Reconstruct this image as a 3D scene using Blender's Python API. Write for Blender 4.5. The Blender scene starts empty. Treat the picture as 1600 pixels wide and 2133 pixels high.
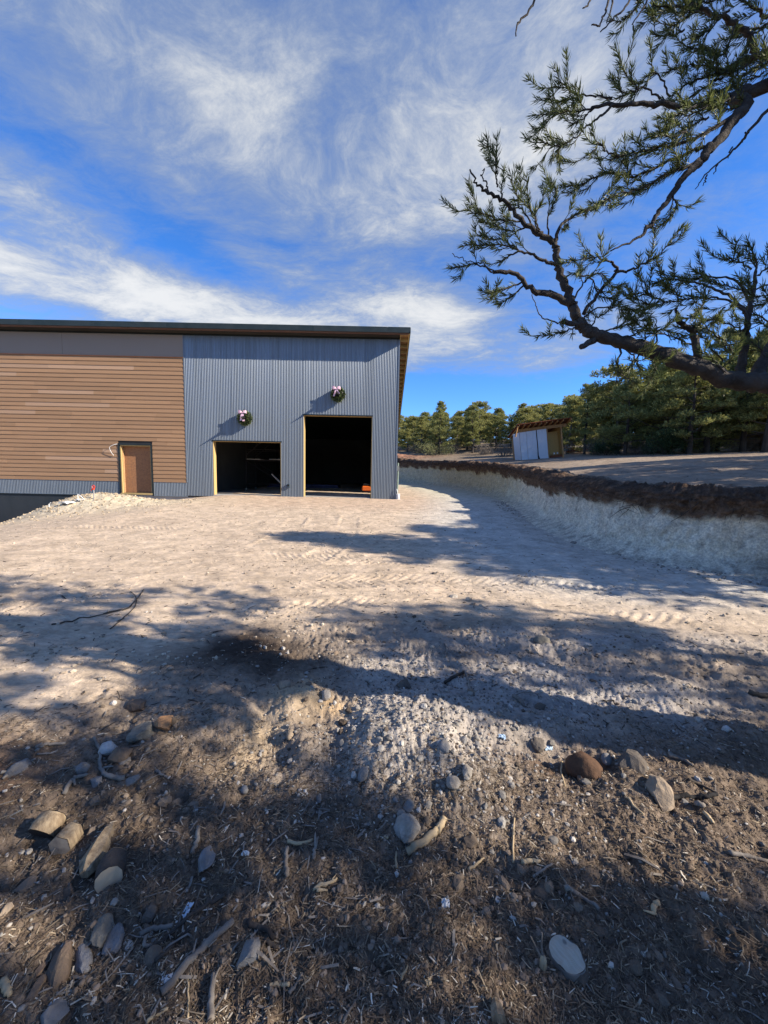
import bpy, bmesh, math, random
import numpy as np
from mathutils import Vector, Matrix, Euler

# ------------------------------------------------------------------ camera, sky, sun, exposure
SC = bpy.context.scene
COL = SC.collection
random.seed(7)
RNG = np.random.default_rng(7)
CAM_H = 1.55
PITCH, ROLL = math.radians(5.5), math.radians(1.2)
FW = Vector((0, math.cos(PITCH), -math.sin(PITCH)))
_r0 = Vector((1, 0, 0)); _u0 = Vector((0, math.sin(PITCH), math.cos(PITCH)))
RX = _r0*math.cos(ROLL) + _u0*math.sin(ROLL)
UP = -_r0*math.sin(ROLL) + _u0*math.cos(ROLL)
cam_data = bpy.data.cameras.new('camera')
cam = bpy.data.objects.new('camera', cam_data); COL.objects.link(cam)
cam_data.sensor_fit = 'HORIZONTAL'; cam_data.sensor_width = 36.0; cam_data.lens = 18.0
cam_data.clip_start = 0.05; cam_data.clip_end = 5000
M = Matrix.Identity(4)
for i in range(3):
    M[i][0] = RX[i]; M[i][1] = UP[i]; M[i][2] = -FW[i]
M[2][3] = CAM_H
cam.matrix_world = M
SC.camera = cam
SC.render.resolution_x, SC.render.resolution_y = 768, 1024

SUN_AZ, SUN_EL = math.radians(105.0), math.radians(29.8)     # clockwise from +Y
SUN_DIR = Vector((math.sin(SUN_AZ)*math.cos(SUN_EL), math.cos(SUN_AZ)*math.cos(SUN_EL), math.sin(SUN_EL)))
sun_data = bpy.data.lights.new('sun', 'SUN'); sun_data.energy = 3.75; sun_data.angle = math.radians(0.5)
sun_data.color = (1.0, 0.90, 0.76)
sun = bpy.data.objects.new('sun', sun_data); COL.objects.link(sun)
sun.rotation_euler = (-SUN_DIR).to_track_quat('-Z', 'Y').to_euler()
sun.location = (20, -5, 30)

SC.view_settings.view_transform = 'Standard'; SC.view_settings.look = 'None'
SC.view_settings.gamma = 1.0; SC.view_settings.use_curve_mapping = False
SC.view_settings.exposure = 1.45
SC.render.engine = 'CYCLES'
SC.cycles.max_bounces = 6; SC.cycles.diffuse_bounces = 3; SC.cycles.glossy_bounces = 3
SC.cycles.transmission_bounces = 3; SC.cycles.transparent_max_bounces = 6
SC.cycles.sample_clamp_indirect = 8.0
SC.cycles.use_denoising = True

def pix_dir(px, py):
    """direction towards a point of the 1600 x 2133 photograph"""
    return (FW*800.0 + RX*(px-800.0) - UP*(py-1066.5)).normalized()
def at_y(px, py, y):
    d = pix_dir(px, py); return Vector((0, 0, CAM_H)) + d*(y/d.y)
def at_depth(px, py, depth):
    d = pix_dir(px, py); return Vector((0, 0, CAM_H)) + d*(depth/d.dot(FW))

# ------------------------------------------------------------------ node helpers
class NT:
    def __init__(self, tree): self.t = tree; self.n = tree.nodes; self.l = tree.links
    def add(self, kind, **kw):
        nd = self.n.new(kind)
        for k, v in kw.items(): setattr(nd, k, v)
        return nd
    def put(self, sock, v):
        if isinstance(v, bpy.types.NodeSocket): self.l.new(v, sock)
        elif v is not None:
            if isinstance(v, (tuple, list)) and len(v) == 3 and sock.type == 'RGBA': v = (*v, 1.0)
            sock.default_value = v
    def math(self, op, a, b=None, c=None, clamp=False):
        nd = self.add('ShaderNodeMath', operation=op, use_clamp=clamp)
        self.put(nd.inputs[0], a)
        if b is not None: self.put(nd.inputs[1], b)
        if c is not None: self.put(nd.inputs[2], c)
        return nd.outputs[0]
    def vmath(self, op, a, b=None, out=0):
        nd = self.add('ShaderNodeVectorMath', operation=op)
        self.put(nd.inputs[0], a)
        if b is not None: self.put(nd.inputs[1], b)
        return nd.outputs[out]
    def mix(self, f, a, b, mode='MIX'):
        nd = self.add('ShaderNodeMix', data_type='RGBA', blend_type=mode)
        self.put(nd.inputs[0], f); self.put(nd.inputs[6], a); self.put(nd.inputs[7], b)
        return nd.outputs[2]
    def ramp(self, f, lo, hi, a=0.0, b=1.0, smooth=True):
        nd = self.add('ShaderNodeMapRange', interpolation_type='SMOOTHSTEP' if smooth else 'LINEAR')
        for s, v in zip(nd.inputs[:5], (f, lo, hi, a, b)): self.put(s, v)
        return nd.outputs[0]
    def noise(self, vec, scale, detail=4, rough=0.55, dist=0.0, w=None, out=0):
        nd = self.add('ShaderNodeTexNoise')
        if vec is not None: self.put(nd.inputs['Vector'], vec)
        nd.inputs['Scale'].default_value = scale; nd.inputs['Detail'].default_value = detail
        nd.inputs['Roughness'].default_value = rough; nd.inputs['Distortion'].default_value = dist
        return nd.outputs[out]
    def mapping(self, vec, scale=(1, 1, 1), loc=(0, 0, 0), rot=(0, 0, 0)):
        nd = self.add('ShaderNodeMapping')
        self.put(nd.inputs[0], vec); nd.inputs[1].default_value = loc
        nd.inputs[2].default_value = rot; nd.inputs[3].default_value = scale
        return nd.outputs[0]

# ------------------------------------------------------------------ world: clear mountain sky with thin streaky cloud
W = bpy.data.worlds.new('World'); SC.world = W; W.use_nodes = True
w = NT(W.node_tree); w.n.clear()
out = w.add('ShaderNodeOutputWorld'); bg = w.add('ShaderNodeBackground')
SKY_STRENGTH = 0.112
bg.inputs[1].default_value = SKY_STRENGTH
w.l.new(bg.outputs[0], out.inputs[0])
sky = w.add('ShaderNodeTexSky', sky_type='NISHITA', sun_disc=False)
sky.sun_elevation = SUN_EL; sky.sun_rotation = SUN_AZ
sky.altitude = 2200; sky.air_density = 1.0; sky.dust_density = 0.25; sky.ozone_density = 3.0
hs = w.add('ShaderNodeHueSaturation'); hs.inputs['Saturation'].default_value = 1.24; hs.inputs['Value'].default_value = 1.0
w.l.new(sky.outputs[0], hs.inputs['Color'])
tc = w.add('ShaderNodeTexCoord'); dvec = tc.outputs['Generated']
sep = w.add('ShaderNodeSeparateXYZ'); w.l.new(dvec, sep.inputs[0])
zc = w.math('ADD', w.math('MAXIMUM', sep.outputs[2], 0.0), 0.10)
comb = w.add('ShaderNodeCombineXYZ')
w.put(comb.inputs[0], w.math('DIVIDE', sep.outputs[0], zc)); w.put(comb.inputs[1], w.math('DIVIDE', sep.outputs[1], zc))
pl = comb.outputs[0]                                            # position on the flat cloud layer
# streaks run a little across the view; two scales of them plus soft puffs
warp = w.vmath('SCALE', w.vmath('SUBTRACT', w.noise(pl, 0.8, 4, 0.5, out=1), (0.5, 0.5, 0.5))); warp.node.inputs['Scale'].default_value = 0.8
plw = w.vmath('ADD', pl, warp)
n1 = w.noise(w.mapping(plw, (0.8, 1.15, 1), (3.1, 0.7, 0), (0, 0, math.radians(-30))), 1.1, 9, 0.60, 0.25)
n2 = w.noise(w.mapping(plw, (0.8, 1.9, 1), (1.3, 5.7, 0), (0, 0, math.radians(-48))), 2.4, 8, 0.62, 0.3)
n3 = w.noise(w.mapping(plw, (1.0, 1.25, 1), (8.3, 2.7, 0), (0, 0, 0.5)), 8.0, 9, 0.74, 0.2)
nn = w.math('ADD', w.math('MULTIPLY', n1, 0.42), w.math('ADD', w.math('MULTIPLY', n2, 0.28), w.math('MULTIPLY', n3, 0.30)))
# broad banks of cloud and clear gaps: (photo x, y, half width, half height, tilt, weight)
BANKS = [(400, 640, 640, 60, 2, .85), (900, 655, 150, 75, 12, .42), (960, 715, 110, 40, 20, .25), (130, 480, 190, 60, 18, .30),
         (1180, 730, 190, 60, -10, .5), (1020, 430, 420, 110, -8, .26), (1100, 150, 650, 260, 0, .36), (430, 200, 560, 230, 10, .36),
         (560, 545, 260, 35, 14, .22),
         (900, 560, 140, 45, 8, -.34), (180, 570, 160, 32, 14, -.36), (330, 460, 240, 60, 22, -.26), (640, 560, 120, 28, 10, -.1), (150, 340, 220, 60, 15, -.16),
         (1000, 820, 420, 60, 2, -.9), (820, 570, 60, 20, 0, -.1), (1430, 330, 160, 90, 0, -.06), (80, 60, 200, 120, 0, -.08)]
env = 0.0
for (bx, by, hw, hh, tilt, wt) in BANKS:
    c = pix_dir(bx, by)
    ca, sa = math.cos(math.radians(tilt)), math.sin(math.radians(tilt))
    e1 = pix_dir(bx + ca*hw, by + sa*hw) - c; e2 = pix_dir(bx - sa*hh, by + ca*hh) - c
    e1 = e1/e1.length_squared; e2 = e2/e2.length_squared
    off = w.vmath('SUBTRACT', dvec, tuple(c))
    a = w.vmath('DOT_PRODUCT', off, tuple(e1), out=1); b = w.vmath('DOT_PRODUCT', off, tuple(e2), out=1)
    q = w.math('ADD', w.math('MULTIPLY', a, a), w.math('MULTIPLY', b, b))
    g = w.math('MULTIPLY', w.math('POWER', 2.718, w.math('MULTIPLY', q, -1.0)), wt)
    env = w.math('ADD', env, g)
dens = w.math('ADD', w.math('MULTIPLY_ADD', w.math('SUBTRACT', nn, 0.5), 2.8, 0.34), env)
cover = w.ramp(dens, 0.02, 1.05, 0.0, 0.93)
thick = w.ramp(dens, 0.55, 1.30)
ccol = w.mix(thick, (0.42, 0.51, 0.66), (1.08, 1.08, 1.06))
csc = w.vmath('SCALE', ccol); csc_n = csc.node; csc_n.inputs['Scale'].default_value = 0.31/SKY_STRENGTH
low = w.ramp(sep.outputs[2], 0.03, 0.14)
skyc = w.mix(1.0, hs.outputs[0], (0.66, 0.73, 0.91), 'MULTIPLY')      # thin, dry mountain air: a deeper blue
w.put(bg.inputs[0], w.mix(w.math('MULTIPLY', cover, low), skyc, csc))

# ------------------------------------------------------------------ material helpers
MATS = {}
def material(name, base, rough=0.85, metal=0.0, spec=0.3, var=0.25, scale=4.0, bump=0.0, bscale=40.0, tint=None,
             stretch=(1, 1, 1), obj_var=0.0, isl_var=0.0, detail=5, transl=0.0, coord='Object', bdist=0.01, attr=None, hue_to=None, shift=True):
    """principled surface: base colour broken up by noise towards tint, fine relief, variation per object or per loose piece"""
    m = bpy.data.materials.new(name); m.use_nodes = True
    t = NT(m.node_tree); t.n.clear()
    o = t.add('ShaderNodeOutputMaterial'); p = t.add('ShaderNodeBsdfPrincipled')
    tcn = t.add('ShaderNodeTexCoord'); vec = t.mapping(tcn.outputs[coord], stretch)
    info = t.add('ShaderNodeObjectInfo')
    if shift:
        sh = t.vmath('SCALE', (13.7, 7.3, 5.1)); t.put(sh.node.inputs['Scale'], info.outputs['Random'])
        vec = t.vmath('ADD', vec, sh)
    if attr:
        at = t.add('ShaderNodeAttribute'); at.attribute_name = attr; col = at.outputs['Color']
    else: col = base
    tint = tint if tint is not None else tuple(c*0.55 for c in base)
    f = t.ramp(t.noise(vec, scale, detail, 0.6), 0.3, 0.72)
    if attr: col = t.mix(1.0, col, t.mix(f, tuple([1+var]*3), tuple([1-var]*3)), 'MULTIPLY')
    else: col = t.mix(t.math('MULTIPLY', f, min(1, var*2)), base, tint)
    if obj_var or isl_var:
        rnd = info.outputs['Random']
        if isl_var: rnd = t.add('ShaderNodeNewGeometry').outputs['Random Per Island']
        v = obj_var or isl_var
        if hue_to is not None: col = t.mix(t.math('MULTIPLY', rnd, 0.75), col, hue_to)
        wv = t.add('ShaderNodeTexWhiteNoise', noise_dimensions='1D'); t.put(wv.inputs['W'], t.math('MULTIPLY', rnd, 91.7))
        k = t.ramp(wv.outputs[0], 0, 1, 1-v, 1+v, False)
        sc = t.vmath('SCALE', col); t.put(sc.node.inputs['Scale'], k); col = sc
    t.put(p.inputs['Base Color'], col); p.inputs['Metallic'].default_value = metal
    p.inputs['Specular IOR Level'].default_value = spec
    t.put(p.inputs['Roughness'], t.ramp(f, 0, 1, max(0.05, rough-0.08), min(1, rough+0.08), False))
    if bump:
        bn = t.noise(vec, bscale, 6, 0.65)
        bm_ = t.add('ShaderNodeBump'); bm_.inputs['Strength'].default_value = bump; bm_.inputs['Distance'].default_value = bdist
        t.put(bm_.inputs['Height'], bn); t.l.new(bm_.outputs[0], p.inputs['Normal'])
    if transl:
        tr = t.add('ShaderNodeBsdfTranslucent'); t.put(tr.inputs[0], col)
        ms = t.add('ShaderNodeMixShader'); ms.inputs[0].default_value = transl
        t.l.new(p.outputs[0], ms.inputs[1]); t.l.new(tr.outputs[0], ms.inputs[2]); t.l.new(ms.outputs[0], o.inputs[0])
    else: t.l.new(p.outputs[0], o.inputs[0])
    MATS[name] = m
    return m

# ------------------------------------------------------------------ mesh + object helpers
def mesh_np(name, verts, faces, mat=None, smooth=False, color=None):
    """faces: (n,3) or (n,4) integer array, or list of such arrays"""
    me = bpy.data.meshes.new(name)
    verts = np.asarray(verts, dtype=np.float32)
    fl = faces if isinstance(faces, list) else [faces]
    fl = [np.asarray(f, dtype=np.int32) for f in fl if len(f)]
    me.vertices.add(len(verts)); me.vertices.foreach_set('co', verts.ravel())
    loops = np.concatenate([f.ravel() for f in fl])
    sizes = np.concatenate([np.full(len(f), f.shape[1], np.int32) for f in fl])
    starts = np.concatenate([[0], np.cumsum(sizes)[:-1]]).astype(np.int32)
    me.loops.add(len(loops)); me.loops.foreach_set('vertex_index', loops)
    me.polygons.add(len(sizes)); me.polygons.foreach_set('loop_start', starts)
    try: me.polygons.foreach_set('loop_total', sizes)
    except Exception: pass
    me.update(calc_edges=True)
    me.polygons.foreach_set('use_smooth', np.full(len(sizes), bool(smooth)))
    if color is not None:
        a = me.color_attributes.new('soil', 'FLOAT_COLOR', 'POINT')
        c = np.ones((len(verts), 4), np.float32); c[:, :3] = color
        a.data.foreach_set('color', c.ravel())
    if mat: me.materials.append(mat)
    me.validate()
    return me
def link(name, me, parent=None, loc=None, rot=None):
    o = bpy.data.objects.new(name, me); COL.objects.link(o)
    if parent is not None: o.parent = parent
    if loc is not None: o.location = loc
    if rot is not None: o.rotation_euler = rot
    return o
def tag(o, label=None, cat=None, group=None, kind=None):
    for k, v in (('label', label), ('category', cat), ('group', group), ('kind', kind)):
        if v: o[k] = v
    return o
def thing(name, label, cat, loc=(0, 0, 0), rot=(0, 0, 0), group=None):
    o = bpy.data.objects.new(name, None); COL.objects.link(o); o.empty_display_size = 0.2
    o.location = loc; o.rotation_euler = rot
    return tag(o, label, cat, group)
def copy_tree(o, parent=None):
    c = o.copy(); COL.objects.link(c)
    if parent is not None: c.parent = parent
    for ch in list(o.children): copy_tree(ch, c)
    return c
class MB:
    """collects boxes, bars, tubes and loose polygons; build() links them as one object"""
    def __init__(self): self.v = []; self.f = []
    def poly(self, pts): 
        n = len(self.v); self.v += [tuple(p) for p in pts]; self.f.append(tuple(range(n, n+len(pts)))); return self
    def box(self, x0, x1, y0, y1, z0, z1, jit=0.0):
        n = len(self.v)
        for x in (x0, x1):
            for y in (y0, y1):
                for z in (z0, z1): self.v.append((x+random.uniform(-jit, jit), y+random.uniform(-jit, jit), z+random.uniform(-jit, jit)))
        for f in ((0, 1, 3, 2), (4, 6, 7, 5), (0, 4, 5, 1), (2, 3, 7, 6), (0, 2, 6, 4), (1, 5, 7, 3)):
            self.f.append(tuple(n+i for i in f))
        return self
    def bar(self, a, b, wd, hg, up=(0, 0, 1)):
        a, b = Vector(a), Vector(b); d = (b-a).normalized(); u = Vector(up)
        s = d.cross(u); s = s.normalized() if s.length > 1e-4 else d.orthogonal().normalized(); u = s.cross(d)
        n = len(self.v)
        for q in (a, b):
            for i, j in ((-1, -1), (1, -1), (1, 1), (-1, 1)): self.v.append(tuple(q + s*(wd/2*i) + u*(hg/2*j)))
        for f in ((3, 2, 1, 0), (4, 5, 6, 7), (0, 1, 5, 4), (1, 2, 6, 5), (2, 3, 7, 6), (3, 0, 4, 7)): self.f.append(tuple(n+i for i in f))
        return self
    def tube(self, pts, rad, seg=8, cap=True, jit=0.0):
        pts = [Vector(p) for p in pts]; rad = rad if isinstance(rad, (list, tuple)) else [rad]*len(pts)
        n0 = len(self.v); prev = None
        for i, p in enumerate(pts):
            d = (pts[min(i+1, len(pts)-1)] - pts[max(i-1, 0)]).normalized()
            if prev is None: s = d.orthogonal().normalized()
            else: s = (prev - d*prev.dot(d)).normalized()
            prev = s; u = d.cross(s)
            for k in range(seg):
                a = 2*math.pi*k/seg; rr = rad[i]*(1+random.uniform(-jit, jit))
                self.v.append(tuple(p + s*(rr*math.cos(a)) + u*(rr*math.sin(a))))
        for i in range(len(pts)-1):
            for k in range(seg):
                a = n0+i*seg+k; b = n0+i*seg+(k+1) % seg
                self.f.append((a, b, b+seg, a+seg))
        if cap:
            self.f.append(tuple(n0+k for k in reversed(range(seg))))
            self.f.append(tuple(n0+(len(pts)-1)*seg+k for k in range(seg)))
        return self
    def mesh(self, name, mat=None, smooth=False, bevel=0.0):
        me = bpy.data.meshes.new(name); me.from_pydata(self.v, [], self.f); me.update()
        if bevel:
            bm = bmesh.new(); bm.from_mesh(me)
            bmesh.ops.bevel(bm, geom=bm.edges[:], offset=bevel, segments=1, affect='EDGES', profile=0.5)
            bm.to_mesh(me); bm.free()
        if smooth: me.polygons.foreach_set('use_smooth', [True]*len(me.polygons))
        if mat: me.materials.append(mat)
        return me
    def build(self, name, mat, parent=None, smooth=False, bevel=0.0, loc=None, rot=None):
        return link(name, self.mesh(name, mat, smooth, bevel), parent, loc, rot)
def curve(pts, per=5, jit=0.0):
    """Catmull-Rom through points; each point a tuple of any length"""
    P = [np.array(p, float) for p in pts]; P = [2*P[0]-P[1]] + P + [2*P[-1]-P[-2]]; o = []
    for i in range(1, len(P)-2):
        for k in range(per):
            t = k/per
            q = 0.5*((2*P[i]) + (-P[i-1]+P[i+1])*t + (2*P[i-1]-5*P[i]+4*P[i+1]-P[i+2])*t*t + (-P[i-1]+3*P[i]-3*P[i+1]+P[i+2])*t**3)
            if jit: q[:3] += np.array([random.gauss(0, jit) for _ in range(3)])
            o.append(q)
    o.append(P[-2]); return o

# ------------------------------------------------------------------ numpy noise
_perm = np.random.default_rng(11).permutation(256); _perm = np.concatenate([_perm, _perm, _perm])
_ga = np.random.default_rng(12).uniform(0, 2*np.pi, 256); _gx, _gy = np.cos(_ga), np.sin(_ga)
def perlin(x, y, seed=0):
    x = np.asarray(x, float) + seed*17.31; y = np.asarray(y, float) + seed*9.77
    xi = np.floor(x).astype(int); yi = np.floor(y).astype(int); fx = x-xi; fy = y-yi
    u = fx*fx*fx*(fx*(fx*6-15)+10); v = fy*fy*fy*(fy*(fy*6-15)+10)
    def g(ix, iy, dx, dy):
        h = _perm[(_perm[ix & 255] + iy) & 255]; return _gx[h]*dx + _gy[h]*dy
    a = g(xi, yi, fx, fy); b = g(xi+1, yi, fx-1, fy); c = g(xi, yi+1, fx, fy-1); d = g(xi+1, yi+1, fx-1, fy-1)
    return (a+(b-a)*u + ((c+(d-c)*u)-(a+(b-a)*u))*v)*1.5
def fbm(x, y, oct=5, seed=0, gain=0.5, ridged=False):
    s = 0; a = 1.0; tot = 0
    for k in range(oct):
        n = perlin(x*2**k, y*2**k, seed+k*3)
        if ridged: n = 1-2*np.abs(n)
        s = s+n*a; tot += a; a *= gain
    return s/tot
def sstep(x, a, b):
    t = np.clip((x-a)/(b-a), 0, 1); return t*t*(3-2*t)
# ------------------------------------------------------------------ terrain
BANK = np.array([(60, 3.2), (30, 4.2), (14, 4.9), (9, 5.2), (6.9, 5.5), (5.6, 6.05), (4.75, 6.9), (4.5, 8), (4.6, 10.5), (5.2, 13.7), (5.75, 18), (5.8, 22), (5.2, 27), (3.6, 32.5), (1.2, 36), (-3, 38), (-12, 39.5), (-60, 42)], float)
_bc = np.array([q for q in curve([tuple(p) for p in BANK], 4)])
def bank_dist(x, y):
    """signed distance to the foot of the cut bank, positive on the high side"""
    x = np.asarray(x, float); y = np.asarray(y, float)
    best = np.full(x.shape, 1e9); sgn = np.ones(x.shape)
    for i in range(len(_bc)-1):
        ax, ay = _bc[i]; bx, by = _bc[i+1]; dx, dy = bx-ax, by-ay; L = dx*dx+dy*dy
        t = np.clip(((x-ax)*dx+(y-ay)*dy)/L, 0, 1)
        ex = x-(ax+dx*t); ey = y-(ay+dy*t); d = ex*ex+ey*ey
        cr = dx*ey-dy*ex                                # >0 left of travel; travelling right->left/near->far, the high side is on the right
        m = d < best; best = np.where(m, d, best); sgn = np.where(m, np.where(cr < 0, 1.0, -1.0), sgn)
    return np.sqrt(best)*sgn
def z_front(x, y):
    z = 0.033*np.clip(y-1.5, 0, 15.5) + 0.022*np.clip(y-17, 0, 25)
    z = z - 0.09*np.clip(-x-7, 0, 60)**1.25*sstep(y, 4, 9)
    z = z + 0.66*np.exp(-(((x+10.9)/2.0)**2+((y-14.0)/1.3)**2))
    z = z - 2.6*sstep(-x, 10.9, 12.6)*sstep(y, 15.0, 16.4)*(1-sstep(y, 17.2, 17.6))
    return z
def z_upper(x, y, s):
    z = 0.86 + 0.055*np.clip(y, -4, 60) + 0.05*np.clip(x-5, -8, 30) + 0.50*(1-np.exp(-np.clip(s, 0, 99)/5.0))
    r = np.hypot(x-4, y-4)
    return z + 0.075*np.clip(r-30, 0, 70)
def z_macro(x, y, s=None):
    if s is None: s = bank_dist(x, y)
    k = sstep(s + 0.10*fbm(x*1.3, y*1.3, 3, 40), 0.30, 0.52)
    return z_front(x, y)*(1-k) + z_upper(x, y, s)*k, k, s
def dark_edge(x): return np.interp(x, [-5, -2.9, -2.0, -1.35, 0, 0.6, 2, 4, 6], [1.3, 1.75, 2.45, 3.5, 3.85, 3.95, 3.75, 3.6, 3.4])
def blob(x, y, cx, cy, rx, ry=None): return np.exp(-(((x-cx)/rx)**2+((y-cy)/(ry or rx))**2))
TRACKS = [([(-9, 6.2), (-4, 6.6), (0, 6.2), (3.2, 7.4), (4.1, 10.5), (4.3, 15)], .30), ([(-8, 8.6), (-3, 8.4), (0.6, 7.9), (2.4, 9.2), (2.9, 12), (3.4, 17)], .30),
          ([(-5, 3.2), (-3, 4.9), (-2.2, 7.5), (-2.4, 11)], .26), ([(-3.6, 3.0), (-1.9, 4.6), (-0.9, 7.4), (-1.0, 11.5)], .26), ([(6.5, 4.3), (3, 4.9), (0, 5.1), (-4, 4.4)], .3), ([(6.5, 3.3), (3, 3.9), (0.5, 4.3), (-2, 3.6), (-3.4, 2.2)], .22)]
TRACKS = [(np.array(curve(t, 6)), wd) for t, wd in TRACKS]
def track_relief(x, y):
    h = np.zeros(x.shape)
    for pts, wd in TRACKS:
        best = np.full(x.shape, 1e9); al = np.zeros(x.shape); sd = np.zeros(x.shape); acc = 0.0
        for i in range(len(pts)-1):
            ax, ay = pts[i]; dx, dy = pts[i+1]-pts[i]; L = math.hypot(dx, dy)
            t = np.clip(((x-ax)*dx+(y-ay)*dy)/(L*L), 0, 1); ex = x-ax-dx*t; ey = y-ay-dy*t; d = np.hypot(ex, ey)
            m = d < best; best = np.where(m, d, best); al = np.where(m, acc+t*L, al); sd = np.where(m, np.sign(dx*ey-dy*ex), sd); acc += L
        inside = 1-sstep(best, wd*0.8, wd)
        lug = np.sin((al + np.abs(best)*0.8*1.0)*2*np.pi/0.13 + np.where(sd > 0, np.pi, 0))
        fade = sstep(fbm(x*.6, y*.6, 2, 77), -.15, .3)
        h += inside*fade*(0.009*lug - 0.010) + 0.012*np.exp(-((best-wd*1.1)/0.06)**2)*fade
    return h
def height(x, y, full=True):
    x = np.asarray(x, float); y = np.asarray(y, float)
    z, k, s = z_macro(x, y)
    r = np.hypot(x, y)
    if not full: return z
    wx = x + .25*fbm(x*1.1, y*1.1, 3, 5); wy = y + .25*fbm(x*1.1, y*1.1, 3, 6)
    dk = 1-sstep(wy - dark_edge(wx), -0.45, 0.25)                  # loose dark soil in front of the graded yard
    dk = dk*(1-k)
    near = np.exp(-np.clip(r-14, 0, 99)/10)
    z = z + 0.035*fbm(x*.45, y*.45, 4, 1)*(1-sstep(r, 20, 40)) + 0.3*fbm(x*.05, y*.05, 3, 2)*sstep(r, 30, 60)
    # graded yard: long low scrape marks and trampled crumbs
    sc = fbm(x*0.55+.2*y, y*3.2, 4, 20, 0.6)
    z = z + (1-dk)*(1-k)*(0.026*sc + 0.016*fbm(x*5, y*9, 4, 22, .62) + .02*np.maximum(fbm(x*2.2, y*3.5, 4, 24, .6), .1))*near
    z = z + (1-dk)*(1-k)*track_relief(x, y)
    # loose soil: clods, hollows and furrows
    fur = fbm((x+.55*y)*1.3, (y-.35*x)*4.0, 4, 30, .55)
    cl = fbm(wx*6.5, wy*6.5, 5, 31, .58, True)
    z = z + dk*(0.060*fbm(x*1.6, y*1.6, 4, 33) + 0.030*fur + 0.030*(cl-.2) + 0.014*fbm(x*26, y*26, 3, 35, .6))
    z = z + dk*0.06*np.maximum(fbm(x*2.6, y*2.6, 3, 37), 0)**1.3
    # pale heap in the middle of it, the hole beside it, the wheel rut on the left
    z = z + .10*blob(x, y, .18, 2.05, .38, .30) + .05*blob(x, y, .35, 2.42, .45, .25) - .075*blob(x, y, -.26, 2.12, .13, .32) - .06*blob(x, y, -.42, 2.3, .12, .12) + .05*blob(x, y, -.52, 2.5, .2, .15)
    z = z - .05*blob(x+.55*(y-2.1), y, -.62, 2.1, .10, .35) - .05*blob(x+.5*(y-2.6), y, -1.75, 2.6, .12, .5) + .04*blob(x, y, -1.1, 2.2, .3, .3)
    z = z - .05*blob(x, y, 1.0, 2.05, .25, .12) + .04*blob(x, y, .95, 2.2, .4, .1) + 0.05*blob(x, y, 1.0, 3.75, 1.0, .18)*dk
    q = np.clip(blob(x, y, .545, 1.03, .14)*1.6, 0, 1); z = z*(1-q)+.012*q          # trodden level round the stump
    # spoil heap beside the building, upper ground, far red berm
    mnd = blob(x, y, -10.6, 14.2, 3.2, 1.6)
    z = z + mnd*(0.10*fbm(x*2.2, y*2.2, 5, 41, .62, True)+.05*fbm(x*6, y*6, 3, 43))
    z = z + k*(0.05*fbm(x*.8, y*.8, 5, 45, .6) + 0.025*fbm(x*4, y*4, 3, 47))*near
    z = z + k*0.04*np.exp(-((s-.75)/.35)**2)*(.6+fbm(x*1.7, y*1.7, 3, 48))
    z = z + 0.55*blob(x, y, -.2, 37.6, 3.5, .9)*(1+.4*fbm(x*2, y*2, 3, 49))
    return z
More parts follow.
